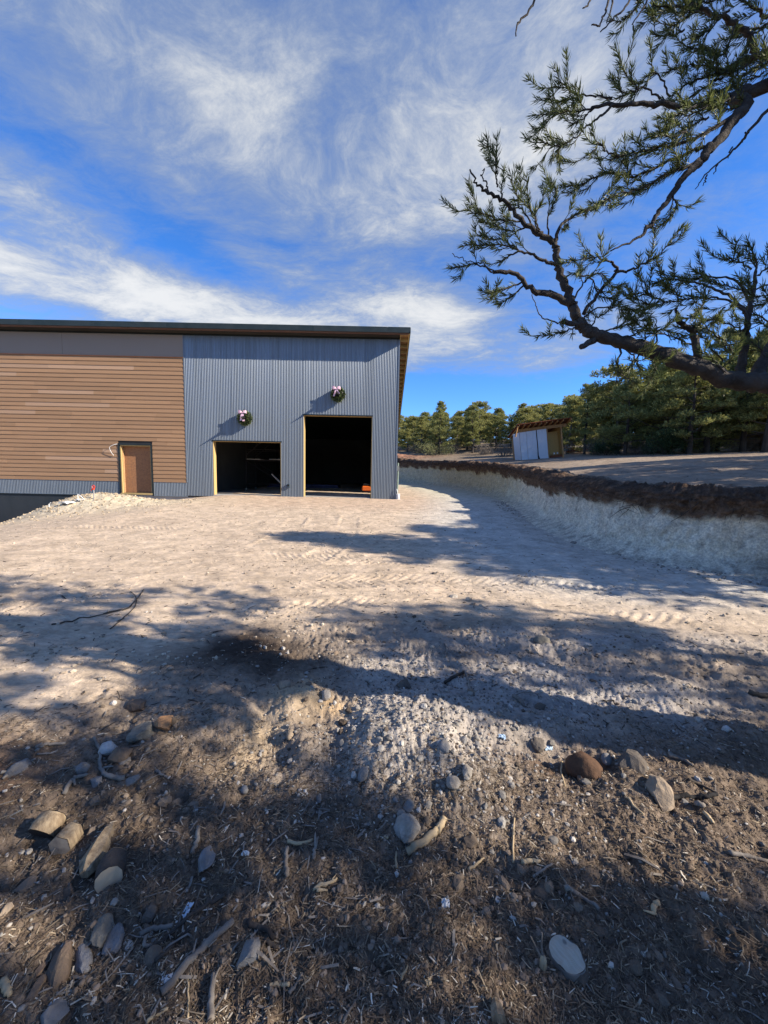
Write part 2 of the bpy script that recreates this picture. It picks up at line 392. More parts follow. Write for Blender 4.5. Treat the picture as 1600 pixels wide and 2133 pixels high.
def soil_colour(x, y, z):
    _, k, s = z_macro(x, y)
    def mixc(c, f, t): return c*(1-f[:, None]) + np.array(t)[None, :]*f[:, None]
    wx = x + .30*fbm(x*1.3, y*1.3, 4, 5); wy = y + .30*fbm(x*1.3, y*1.3, 4, 6)
    n0 = fbm(x*.35, y*.35, 4, 50); n1 = fbm(x*1.5, y*3.0, 5, 51, .6); n2 = fbm(x*9, y*9, 4, 52, .65); n3 = fbm(x*3.2, y*3.2, 5, 53, .6)
    c = np.tile(np.array([[.49, .385, .28]]), (len(x), 1))
    c = mixc(c, sstep(n0+.35*n1, -.1, .5)*.55, (.43, .335, .245))
    c = mixc(c, sstep(y, 11.5, 14.5)*(1-sstep(y, 17, 20))*(.35+.4*sstep(n1, -.3, .5)), (.45, .315, .22))
    c = mixc(c, sstep(n1, .15, .6)*.5, (.34, .265, .195)); n4 = fbm(x*1.2, y*8, 5, 56, .65); c = mixc(c, sstep(n4, .1, .5)*.45, (.34, .27, .205)); c = mixc(c, sstep(-n4, .2, .5)*.4, (.56, .47, .36))
    road = sstep(s, -4.6, -2.2)*(1-sstep(s, .1, .4))*sstep(y, 3.6, 5.2)
    c = mixc(c, road*.85, (.45, .43, .385)); c = mixc(c, road*sstep(y, 12, 24)*.6, (.47, .44, .30))
    mnd = blob(x, y, -10.6, 14.2, 3.4, 1.8); c = mixc(c, np.clip(mnd*1.3, 0, .8), (.52, .46, .33))
    c = mixc(c, np.clip(mnd*1.5, 0, 1)*sstep(n3, .15, .5)*.55, (.30, .20, .12))
    # loose dark ground in the foreground
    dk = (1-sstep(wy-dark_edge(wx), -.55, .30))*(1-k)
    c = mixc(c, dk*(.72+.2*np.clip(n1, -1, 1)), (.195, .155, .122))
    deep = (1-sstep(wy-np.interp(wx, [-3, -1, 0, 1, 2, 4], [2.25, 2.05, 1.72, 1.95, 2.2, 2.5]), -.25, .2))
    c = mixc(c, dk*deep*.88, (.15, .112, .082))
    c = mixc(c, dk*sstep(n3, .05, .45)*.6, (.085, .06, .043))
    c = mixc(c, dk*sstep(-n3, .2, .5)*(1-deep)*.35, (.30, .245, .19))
    for cx, cy, rx, ry, cc, a in [(-1.15, 3.15, .55, .32, (.05, .035, .026), .95), (-.7, 2.95, .5, .2, (.06, .042, .03), .6), (-.35, 2.25, .22, .30, (.075, .045, .028), .8), (.20, 2.08, .55, .42, (.36, .32, .275), .9),
                                  (.3, 2.55, .5, .38, (.34, .30, .26), .8), (.1, 2.95, .4, .3, (.37, .33, .285), .7), (-.55, 2.48, .22, .16, (.42, .32, .20), .75), (-.72, 2.1, .16, .3, (.38, .29, .19), .7), (-.25, 2.4, .13, .12, (.44, .30, .16), .7),
                                  (-2.0, 1.75, .4, .2, (.12, .06, .035), .6), (1.02, 2.0, .2, .14, (.10, .05, .025), .8), (.75, 3.1, .5, .15, (.05, .035, .026), .6), (1.5, 2.6, 1.0, .34, (.37, .345, .32), .75), (2.2, 3.4, 1.5, .25, (.38, .35, .32), .6), (1.0, 3.2, .8, .2, (.34, .305, .27), .5)]:
        c = mixc(c, np.clip(blob(wx, wy, cx, cy, rx, ry)*1.25, 0, 1)*a, cc)
    # upper ground beyond the cut
    up = np.tile(np.array([[.29, .225, .165]]), (len(x), 1))
    up = mixc(up, sstep(n0+.5*n1, -.1, .5)*.6, (.135, .10, .072)); up = mixc(up, sstep(n3, .1, .6)*.5, (.34, .29, .23)); up = mixc(up, np.exp(-np.clip(s-.3, 0, 9)/.7)*.75, (.10, .066, .045))
    up = mixc(up, sstep(np.hypot(x, y), 26, 40)*.6, (.14, .11, .075))
    kk = sstep(s, .25, .5)
    c = c*(1-kk[:, None]) + up*kk[:, None]
    c = mixc(c, np.clip(blob(x, y, -.2, 37.4, 4, 1.2)*1.4, 0, 1)*.9, (.30, .15, .09))
    return np.clip(c*(1+.16*n2)[:, None], .012, .8)

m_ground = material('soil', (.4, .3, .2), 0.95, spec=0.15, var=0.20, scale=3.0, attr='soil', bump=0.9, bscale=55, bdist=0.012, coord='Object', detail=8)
def more_relief(m, scale, dist, strength, stretch=(1, 1, 1), streak=0.0):
    """a second, coarser bump under the fine one, and grain in the colour"""
    t = NT(m.node_tree); b1 = [n for n in t.n if n.type == 'BUMP'][0]; p = [n for n in t.n if n.type == 'BSDF_PRINCIPLED'][0]
    v = t.mapping(t.add('ShaderNodeTexCoord').outputs['Object'], stretch); nz = t.noise(v, scale, 7, 0.68)
    b2 = t.add('ShaderNodeBump'); b2.inputs['Strength'].default_value = strength; b2.inputs['Distance'].default_value = dist
    t.l.new(nz, b2.inputs['Height']); t.l.new(b2.outputs[0], b1.inputs['Normal'])
    if streak:
        src = p.inputs['Base Color'].links[0].from_socket; n2 = t.ramp(t.noise(v, scale*2.3, 8, 0.72), .32, .68, 1-streak, 1+streak)
        sc = t.vmath('SCALE', src); t.put(sc.node.inputs['Scale'], n2); t.put(p.inputs['Base Color'], sc)
more_relief(m_ground, 9.0, .05, .55, (.55, 1.3, 1), .20)
def make_ground():
    ang = [math.radians(a) for a in np.concatenate([np.arange(-52, 52.01, 0.145)])]      # from +Y, clockwise: the part in view
    ang += [math.radians(a) for a in np.linspace(52, 308, 86)[1:-1]]
    ang = np.array(ang); na = len(ang)
    r = [0.35]
    while r[-1] < 1500:
        q = r[-1]; r.append(q*(1.0062 if q < 17 else (1.012 if q < 45 else 1.06)) )
    r = np.array(r); nr = len(r)
    R, A = np.meshgrid(r, ang, indexing='ij')
    x = (R*np.sin(A)).ravel(); y = (R*np.cos(A)).ravel()
    z = height(x, y)
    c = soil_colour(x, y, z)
    v = np.stack([x, y, z], 1)
    i = np.arange(nr-1)[:, None]*na; j = np.arange(na)[None, :]; j2 = (j+1) % na
    f = np.stack([(i+j), (i+j2), (i+na+j2), (i+na+j)], -1).reshape(-1, 4)[:, ::-1]
    v = np.vstack([v, [[0, 0, float(height(np.array([0.]), np.array([0.]))[0])]]]); c = np.vstack([c, c[:1]])
    jj = np.arange(na); fan = np.stack([np.full(na, len(v)-1), (jj+1) % na, jj], 1)
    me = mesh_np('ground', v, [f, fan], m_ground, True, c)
    tag(link('ground', me), kind='structure')
make_ground()
def gz(x, y): return float(height(np.array([x]), np.array([y]))[0])
_gt = np.geomspace(0.9, 60, 1500)
def on_ground(px, py):
    """where the photograph's pixel meets the ground"""
    d = np.array(pix_dir(px, py)); X = d[0]*_gt; Y = d[1]*_gt; Z = CAM_H+d[2]*_gt
    h = height(X, Y); below = np.nonzero(Z < h)[0]
    i = below[0] if len(below) else len(_gt)-1
    a = (Z[i-1]-h[i-1])/max(1e-9, (Z[i-1]-h[i-1])-(Z[i]-h[i])); t = _gt[i-1]+(_gt[i]-_gt[i-1])*a
    return Vector((float(d[0]*t), float(d[1]*t), float(CAM_H+d[2]*t)))

# ------------------------------------------------------------------ the cut earth bank along the road
m_bank = material('cut_earth', (.4, .3, .2), 0.95, spec=0.12, var=0.16, scale=6.0, attr='soil', bump=1.0, bscale=38, bdist=0.02, stretch=(1, 1, .8), detail=8)
more_relief(m_bank, 13.0, .06, .7, (1, 1, 1), .34)
def make_bank():
    seg = _bc[(_bc[:, 1] > 4.0)]
    dl = np.hypot(*np.diff(seg, axis=0).T); L = np.concatenate([[0], np.cumsum(dl)])
    u = [0.0]
    while u[-1] < L[-1]-.1:
        q = np.array([np.interp(u[-1], L, seg[:, 0]), np.interp(u[-1], L, seg[:, 1])]); d = np.hypot(*q)
        u.append(u[-1] + max(.022, d*.0035) if abs(q[0]) < q[1]*1.3 else u[-1]+.15)
    u = np.array(u); bx = np.interp(u, L, seg[:, 0]); by = np.interp(u, L, seg[:, 1])
    tx = np.gradient(bx); ty = np.gradient(by); tl = np.hypot(tx, ty); k = np.ones(9)/9
    nx, ny = ty/tl, -tx/tl                                      # towards the high side
    # profile: (s, v) with v 0 at the foot and 1 at the top
    prof = [(-.75, -.06), (-.45, .00), (-.25, .05), (-.08, .13), (.0, .22), (.05, .40), (.08, .58), (.09, .72), (.07, .82), (.06, .90), (.10, .97), (.22, 1.03), (.45, 1.04), (.9, 1.0), (1.3, .93)]
    prof = np.array(curve(prof, 6)); nv = len(prof)
    U, V = np.meshgrid(np.arange(len(u)), np.arange(nv), indexing='ij')
    s0 = prof[V, 0]; vv = prof[V, 1]; uu = u[U]
    X = bx[U]+nx[U]*s0; Y = by[U]+ny[U]*s0
    sh = X.shape
    zf = z_front(bx[U]-nx[U]*.3, by[U]-ny[U]*.3); zt = z_upper(bx[U]+nx[U]*.9, by[U]+ny[U]*.9, np.full(sh, .9))
    Z = zf+(zt-zf)*vv
    face = sstep(vv, .0, .12)*(1-sstep(s0, .25, .8))
    hgt = (zt-zf)*vv
    # undulation of the cut line, flutes from the digger, crumbs; the root mat at the top stands proud
    push = .22*fbm(uu*.55, vv*.3, 3, 60) + .11*fbm(uu*2.2, hgt*.9, 4, 61, .55) + .075*fbm(uu*6, hgt*3.0, 4, 62, .6) + .045*fbm(uu*15, hgt*11, 4, 63, .6)
    root = sstep(vv + .20*fbm(uu*.9, vv*0, 3, 64)+.13*fbm(uu*4, hgt*4, 4, 68), .65, .77)
    push = push - root*(1-sstep(s0, .2, .6))*(.03 + .13*fbm(uu*5, hgt*5, 4, 65, .6, True))
    amp = sstep(vv, -.02, .2)*(1-sstep(s0, .5, 1.2))
    X = X+nx[U]*push*amp; Y = Y+ny[U]*push*amp
    Z = Z + (sstep(s0, .1, .3)*(1-sstep(s0, .8, 1.2)))*(.16*fbm(uu*2.2, s0*3, 4, 66)+.09*fbm(uu*9, s0*9, 4, 67, .6, True))
    tal = (1-sstep(vv, .06, .2)); Z = Z + tal*(.05*np.maximum(fbm(uu*2, s0*2, 4, 69), -.3)+.03*fbm(uu*10, s0*10, 3, 70, .6, True))*sstep(s0, -.72, -.4)
    x, y, z = X.ravel(), Y.ravel(), Z.ravel(); U1, v1, h1, s1 = uu.ravel(), vv.ravel(), hgt.ravel(), s0.ravel()
    def mixc(c, f, t): return c*(1-f[:, None]) + np.array(t)[None, :]*f[:, None]
    c = np.tile(np.array([[.70, .65, .53]]), (len(x), 1))
    far = sstep(y, 12, 20)
    c = mixc(c, far*.7, (.56, .50, .31))
    n = fbm(U1*3, h1*3, 5, 71, .6); n2 = fbm(U1*9, h1*9, 4, 72, .6); n3 = fbm(U1*16, h1*16, 3, 73, .6)
    c = mixc(c, sstep(.6*n+n2, .0, .5)*.75, (.33, .30, .25)); c = mixc(c, sstep(n3, .1, .4)*.4, (.70, .68, .62))
    r = root.ravel(); top = (.085, .056, .040)
    c = mixc(c, r, (.15, .10, .068)); c = mixc(c, r*sstep(v1+.1*n, .80, .92), top); c = mixc(c, r*sstep(n2, .0, .4)*.7, (.20, .12, .072)); c = mixc(c, r*sstep(-n3, .1, .4)*.6, (.05, .035, .026))
    c = mixc(c, sstep(s1, .3, .7), (.19, .15, .115)); c = mixc(c, sstep(s1, .2, .5)*sstep(n, 0, .5)*.5, (.10, .07, .05))
    c = mixc(c, (1-sstep(v1, .05, .2))*sstep(n2, -.3, .3)*.6, (.30, .28, .24))
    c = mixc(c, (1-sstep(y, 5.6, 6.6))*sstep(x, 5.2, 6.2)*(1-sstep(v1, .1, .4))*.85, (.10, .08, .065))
    c = c*(1+.15*n2)[:, None]
    i = np.arange(len(u)-1)[:, None]*nv; j = np.arange(nv-1)[None, :]
    f = np.stack([i+j, i+nv+j, i+nv+j+1, i+j+1], -1).reshape(-1, 4)[:, ::-1]
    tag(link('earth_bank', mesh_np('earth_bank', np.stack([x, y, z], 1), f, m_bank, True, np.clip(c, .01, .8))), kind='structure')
make_bank()
# ------------------------------------------------------------------ the metal-clad building
WY = 17.0                                     # plane of the front wall
XR, XM, XL = 0.52, -8.72, -24.0               # right corner, joint of metal and boards, far left end
Z0, ZT = 0.46, 7.30
OPEN = [(-7.56, -4.56, 0.52, 2.90), (-3.59, -0.58, 0.50, 4.09)]
DOOR = (-11.62, -10.27, 0.50, 2.62)
m_metal = material('galvanised_sheet', (.185, .215, .25), 0.40, metal=0.32, spec=0.5, var=0.42, shift=False, scale=1.4, tint=(.125, .15, .18), stretch=(6, 1, .16), obj_var=0.04)
m_trim = material('dark_metal_trim', (.035, .042, .042), 0.45, metal=0.5, var=.3, scale=3)
m_roofm = material('dark_green_roof_metal', (.030, .042, .038), 0.42, metal=0.4, var=.35, scale=2.0, tint=(.05, .06, .06))
m_board = material('brown_siding', (.32, .19, .105), 0.8, var=.18, scale=2.5, tint=(.26, .15, .082), stretch=(1, 1, 8), obj_var=.10, bump=.25, bscale=30, bdist=.004)
m_board_pale = material('pale_siding', (.37, .235, .145), 0.85, var=.2, scale=3, tint=(.38, .25, .17), stretch=(1, 1, 8), obj_var=.08, bump=.25, bscale=30, bdist=.004)
m_panel = material('grey_cement_panel', (.235, .20, .17), 0.85, var=.15, scale=1.2, tint=(.24, .205, .175), bump=.1, bscale=20)
m_found = material('black_waterproofing', (.020, .026, .030), 0.55, var=.4, scale=1.5, tint=(.04, .045, .05), stretch=(1, 1, .3), bump=.2, bscale=6)
m_conc = material('concrete', (.36, .35, .33), 0.85, var=.25, scale=2, tint=(.25, .245, .235), bump=.15, bscale=25)
m_wood_y = material('new_pine_wood', (.45, .325, .14), 0.75, var=.25, scale=3, tint=(.42, .27, .10), stretch=(6, 6, 1), obj_var=.12, bump=.2, bscale=20)
m_wood_b = material('stained_fascia_wood', (.17, .075, .035), 0.7, var=.25, scale=3, stretch=(1, 6, 6), bump=.15, bscale=20)
m_osb = material('strand_board', (.43, .26, .125), 0.85, var=.45, scale=22, tint=(.24, .13, .06), obj_var=.05, bump=.3, bscale=60, bdist=.003, detail=3)
m_osb_door = material('weathered_strand_board', (.36, .17, .075), 0.85, var=.45, scale=18, tint=(.24, .12, .065), bump=.3, bscale=60, bdist=.003, detail=3)
m_inside = material('darkened_interior', (.045, .043, .040), 0.9, var=.3, scale=.7, tint=(.03, .028, .026))  # darkness of the interior and soffit put into a near-black colour
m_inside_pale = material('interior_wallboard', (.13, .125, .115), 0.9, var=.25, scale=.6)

def corrugated(x0, x1, zlo, zhi, y=WY, pitch=0.068, depth=0.011, seg=8, phase=0.0, lean=0.0):
    n = max(2, int(round((x1-x0)/pitch*seg))); xs = np.linspace(x0, x1, n+1)
    off = -depth*np.sin(2*np.pi*(xs/pitch)+phase) - depth
    zs = [zlo, zhi]
    v = []; 
    for z in zs:
        for x, o_ in zip(xs, off): v.append((x, y+o_+lean*(z-zlo), z))
    m = n+1
    f = [(i, i+1, m+i+1, m+i) for i in range(n)]
    # turned-back edges so that the sheet has thickness
    k = len(v)
    v += [(x, y+.004, zlo) for x in xs]; f += [(i+1, i, k+i, k+i+1) for i in range(n)]
    k = len(v); v += [(x0, y+.004, zlo), (x0, y+.004, zhi)]; f.append((0, m, k+1, k))
    k = len(v); v += [(x1, y+.004, zlo), (x1, y+.004, zhi)]; f.append((n, k, k+1, m+n))
    tri = np.array(f)
    return mesh_np('metal_sheet', np.array(v), tri, m_metal, False)

bld = thing('metal_building', 'large shed-roofed building half clad in corrugated metal and half in brown boards', 'building', (-4, WY, Z0))
bld_inv = Matrix.Translation((4, -WY, -Z0))
def bpart(name, mb, mat, parent=None, smooth=False, bevel=0):
    """a part given in world coordinates, hung under the building (or under one of its parts)"""
    o = mb.build(name, mat, None, smooth, bevel) if isinstance(mb, MB) else link(name, mb)
    me = o.data; me.transform(bld_inv)
    o.parent = parent or bld
    return o
# vertical sheets, each with its own seam, cut round the two openings
edges = [XM, -7.95, -7.56, -6.72, -5.83, -4.96, -4.56, -3.59, -2.72, -1.86, -0.98, -0.58, XR-.03]
for i in range(len(edges)-1):
    a, b = edges[i], edges[i+1]; zlo = Z0
    for (x0, x1, _, zt) in OPEN:
        if a >= x0-1e-3 and b <= x1+1e-3: zlo = zt
    o = bpart('metal_sheet', corrugated(a+(.003 if i else 0), b+.012, zlo, ZT, WY-.002*(i % 2)-.002, phase=.3*i), None)
for a, b in [(-24, -21.6), (-21.58, -19.2), (-19.18, -16.8), (-16.78, -14.3), (-14.28, DOOR[0]-.07), (DOOR[1]+.07, XM-.01)]:
    bpart('metal_sheet', corrugated(a, b, .43, 1.045, WY), None)
bpart('base_flashing', MB().box(XL, DOOR[0]-.06, WY-.03, WY+.01, .405, .432).box(DOOR[1]+.06, XM, WY-.03, WY+.01, .405, .432), m_metal)
bpart('base_flashing', MB().box(-.60, XR, WY-.032, WY+.01, Z0-.03, Z0+.004), m_trim)
bpart('corner_trim', MB().box(XR-.045, XR+.012, WY-.034, WY+.05, Z0, ZT), m_metal)
bpart('corner_trim', MB().box(XM-.012, XM+.018, WY-.034, WY+.01, 1.05, ZT), m_metal)
# lap siding: every board its own piece, butt joints staggered
rows = 30; zb, zt = 1.045, 6.36; exp = (zt-zb)/rows
rb = random.Random(5)
pale = {(27, 2), (27, 3), (22, 1), (21, 4), (18, 1), (18, 3), (16, 3), (25, 2), (5, 3), (26, 1)}
for r_ in range(rows):
    z = zb+r_*exp; cuts = [XL]; x = XL+rb.uniform(.8, 3.2)
    while x < XM-.5: 
        cuts.append(x); x += rb.choice([.9, 1.6, 2.4, 3.66, 3.66, 3.0])
    cuts.append(XM-.012)
    for i in range(len(cuts)-1):
        spans = [(cuts[i]+.002, cuts[i+1]-.002)]
        if z < DOOR[3]+.06 and z+exp > DOOR[2]:
            a, b = spans[0]; d0, d1 = DOOR[0]-.075, DOOR[1]+.075; spans = []
            if a < d0: spans.append((a, min(b, d0)))
            if b > d1: spans.append((max(a, d1), b))
            spans = [s for s in spans if s[1]-s[0] > .02]
        for a, b in spans:
            mb = MB(); j = rb.uniform(-.0015, .0015)
            P8 = [(a, WY-.032+j, z-.012), (b, WY-.032+j, z-.012), (b, WY-.011+j, z+exp), (a, WY-.011+j, z+exp), (a, WY-.016, z-.012), (b, WY-.016, z-.012), (b, WY, z+exp), (a, WY, z+exp)]
            mb.v = P8; mb.f = [(0, 1, 2, 3), (1, 0, 4, 5), (3, 2, 6, 7), (0, 3, 7, 4), (2, 1, 5, 6)]
            bpart('siding_board', mb, m_board_pale if (r_, i) in pale or (b-a < 1.0 and rb.random() < .15) else m_board)
for a, b in [(-24, -19.06), (-19.05, -13.9), (-13.89, XM-.012)]:
    bpart('cement_panel', MB().box(a, b, WY-.018, WY+.01, 6.395, ZT), m_panel)
bpart('drip_edge', MB().box(XL, XM-.012, WY-.045, WY+.01, 6.362, 6.393), m_wood_b)
# structure behind the cladding: walls of the shell with the three openings left free
shell = MB()
def wall_y(x0, x1, z0, z1): shell.box(x0, x1, WY+.005, WY+.245, z0, z1)
xs = [XL, DOOR[0], DOOR[1], OPEN[0][0], OPEN[0][1], OPEN[1][0], OPEN[1][1], XR-.004]
wall_y(xs[0], xs[1], .40, ZT-.02); wall_y(xs[1], xs[2], DOOR[3], ZT-.02); wall_y(xs[2], xs[3], .40, ZT-.02); wall_y(xs[3], xs[4], OPEN[0][3], ZT-.02)
wall_y(xs[4], xs[5], .40, ZT-.02); wall_y(xs[5], xs[6], OPEN[1][3], ZT-.02); wall_y(xs[6], xs[7], .40, ZT-.02)
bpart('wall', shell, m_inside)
BY = 31.0                                     # back wall
SL = -0.225                                   # the roof falls to the back
side = MB(); SY0, SY1, SZ = 19.1, 20.1, 3.45                 # a tall door opening in the right-hand wall lets the sun in
for xq in (XR-.004, XR-.18):
    side.poly([(xq, WY+.25, -.5), (xq, SY0, -.5), (xq, SY0, ZT+SL*(SY0-WY)), (xq, WY+.25, ZT)]); side.poly([(xq, SY1, -.5), (xq, BY, -.5), (xq, BY, ZT+SL*14), (xq, SY1, ZT+SL*(SY1-WY))]); side.poly([(xq, SY0, SZ), (xq, SY1, SZ), (xq, SY1, ZT+SL*(SY1-WY)), (xq, SY0, ZT+SL*(SY0-WY))])
side.poly([(XR-.004, SY0, .5), (XR-.18, SY0, .5), (XR-.18, SY0, SZ), (XR-.004, SY0, SZ)]); side.poly([(XR-.004, SY1, .5), (XR-.18, SY1, .5), (XR-.18, SY1, SZ), (XR-.004, SY1, SZ)]); side.poly([(XR-.004, SY0, SZ), (XR-.18, SY0, SZ), (XR-.18, SY1, SZ), (XR-.004, SY1, SZ)]); pass
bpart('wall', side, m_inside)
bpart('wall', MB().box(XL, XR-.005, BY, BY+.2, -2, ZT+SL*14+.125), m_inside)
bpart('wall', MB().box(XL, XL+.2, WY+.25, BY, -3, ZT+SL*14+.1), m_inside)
bpart('partition_wall', MB().box(-8.9, -8.75, WY+.25, BY, .5, 3.8), m_inside_pale)
bpart('floor_slab', MB().box(XL+.2, XR-.02, WY+.03, BY-.01, .20, .53), m_conc)
bpart('foundation_wall', MB().box(XL, -11.0, WY+.02, WY+.30, -4, .40).box(-11.0, XR-.02, WY+.03, WY+.3, -.6, .20), m_found)
bpart('shadow_gap', MB().box(XL, DOOR[0]-.06, WY+.012, WY+.03, .33, .405), m_trim)
# jambs, heads, sills of the two big openings
for (x0, x1, z0, z1) in OPEN:
    fr = thing('door_opening', None, None); fr.parent = bld
    for nm, bx in (('jamb', (x0-.001, x0+.035, WY-.008, WY+.25, z0, z1)), ('jamb', (x1-.035, x1+.001, WY-.008, WY+.25, z0, z1)), ('header', (x0, x1, WY-.008, WY+.25, z1-.035, z1+.001))):
        o = bpart(nm, MB().box(*bx), m_wood_y, fr)
    bpart('header_trim', MB().box(x0-.02, x1+.02, WY-.034, WY-.01, z1-.03, z1+.02), m_trim, fr)
    bpart('threshold', MB().box(x0, x1, WY-.03, WY+.027, z0-.14, z0-.005), m_conc, fr)
# boarded-up door
dx0, dx1, dz0, dz1 = DOOR
dr = thing('boarded_door', None, None); dr.parent = bld
bpart('strand_panel', MB().box(dx0+.02, dx1-.02, WY+.17, WY+.19, dz0+.03, dz1-.02), m_osb_door, dr)
bpart('jamb', MB().box(dx0, dx0+.04, WY-.01, WY+.17, dz0, dz1), m_wood_y, dr)
bpart('reveal_panel', MB().box(dx0+.041, dx0+.055, WY+.06, WY+.168, dz0+.035, dz1-.04), m_osb, dr)
bpart('jamb', MB().box(dx1-.04, dx1, WY-.01, WY+.17, dz0, dz1), m_wood_y, dr)
bpart('header', MB().box(dx0+.04, dx1-.04, WY-.01, WY+.17, dz1-.04, dz1), m_wood_y, dr)
bpart('sill', MB().box(dx0-.02, dx1+.02, WY-.05, WY+.17, dz0-.04, dz0+.03), m_wood_y, dr)
for bx in ((dx0-.07, dx0, dz0-.06, dz1+.075), (dx1, dx1+.07, dz0-.06, dz1+.075), (dx0, dx1, dz1, dz1+.075)):
    bpart('trim', MB().box(bx[0], bx[1], WY-.045, WY-.002, bx[2], bx[3]), m_trim, dr)
bpart('notice_sticker', MB().box(dx1-.15, dx1-.07, WY+.166, WY+.169, dz0+.12, dz0+.25), material('grey_sticker', (.30, .32, .36), .7), dr)
# roof: dark metal edge, brown sub-fascia, soffit with its shadow put into a dark colour, lookouts under the right-hand overhang
FY, RXX = 16.51, 0.935
def zr(y): return 7.44 + SL*(y-FY)
roof = MB()
roof.v = [(XL-.4, FY+.02, zr(FY)+.17), (RXX-.02, FY+.02, zr(FY)+.17), (RXX-.02, BY+.5, zr(BY+.5)+.17), (XL-.4, BY+.5, zr(BY+.5)+.17),
          (XL-.4, FY+.02, zr(FY)+.10), (RXX-.02, FY+.02, zr(FY)+.10), (RXX-.02, BY+.5, zr(BY+.5)+.10), (XL-.4, BY+.5, zr(BY+.5)+.10)]
roof.f = [(0, 1, 2, 3), (7, 6, 5, 4), (0, 4, 5, 1), (1, 5, 6, 2), (2, 6, 7, 3), (3, 7, 4, 0)]
rf = bpart('roof', roof, m_roofm)
x = XL-.4
while x < RXX-.1:
    x2 = min(x+3.05, RXX); bpart('fascia_metal', MB().box(x, x2-.006, FY-.012, FY+.02, zr(FY)-.02, zr(FY)+.20), m_roofm, rf); x += 3.05
bpart('rake_metal', MB().bar((RXX-.004, FY-.01, zr(FY)+.09), (RXX-.004, BY+.5, zr(BY+.5)+.09), .03, .21), m_roofm, rf)
bpart('sub_fascia', MB().box(XL-.4, RXX-.05, FY+.024, FY+.062, zr(FY)-.085, zr(FY)+.095), m_wood_b, rf)
bpart('barge_board', MB().bar((RXX-.045, FY+.065, zr(FY)+.005), (RXX-.045, BY+.45, zr(BY+.45)+.005), .038, .15), m_wood_y, rf)
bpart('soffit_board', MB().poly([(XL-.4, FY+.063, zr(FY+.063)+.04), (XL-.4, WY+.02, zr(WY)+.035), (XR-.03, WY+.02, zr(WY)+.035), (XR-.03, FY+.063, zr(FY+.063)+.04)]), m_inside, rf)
bpart('soffit_deck', MB().poly([(XR, FY+.063, zr(FY)+.085), (XR, BY, zr(BY)+.085), (RXX-.066, BY, zr(BY)+.085), (RXX-.066, FY+.063, zr(FY)+.085)]), m_osb, rf)
y = FY+.12
while y < BY:
    bpart('lookout', MB().bar((XR+.014, y, zr(y)+.015), (RXX-.066, y, zr(y)+.015), .045, .125), m_wood_y, rf); y += .46
bpart('wall_plate', MB().bar((XR+.03, FY+.07, zr(FY)-.02), (XR+.03, BY, zr(BY)-.02), .032, .06), m_wood_y, rf)
bpart('frieze_board', MB().box(XL, XR-.035, WY-.03, WY+.004, ZT+.003, ZT+.075), m_trim, rf)

# ------------------------------------------------------------------ things on and in the building
m_greens = material('wreath_greenery', (.062, .098, .038), .6, var=.4, scale=8, isl_var=.5, hue_to=(.14, .16, .065))
m_ribbon = material('pink_ribbon', (.72, .42, .52), .55, var=.3, scale=14, tint=(.80, .66, .70))
m_black = material('black_metal', (.02, .02, .021), .45, metal=.4, var=.3, scale=5)
def leaf_cards(pts, dirs, length, width, rng, fold=.0):
    """one slim triangle pair per point"""
    n = len(pts); d = dirs/np.linalg.norm(dirs, axis=1, keepdims=True)
    s = np.cross(d, rng.normal(size=(n, 3))); s /= np.linalg.norm(s, axis=1, keepdims=True)+1e-9
    L = length*rng.uniform(.7, 1.2, (n, 1)); Wd = width*rng.uniform(.7, 1.2, (n, 1))
    v = np.stack([pts-s*Wd*.35, pts+s*Wd*.35, pts+d*L*.6+s*Wd*.5, pts+d*L, pts+d*L*.6-s*Wd*.5], 1).reshape(-1, 3)
    b = np.arange(n)[:, None]*5
    return v, [np.hstack([b, b+1, b+2, b+4]), np.hstack([b+4, b+2, b+3])]
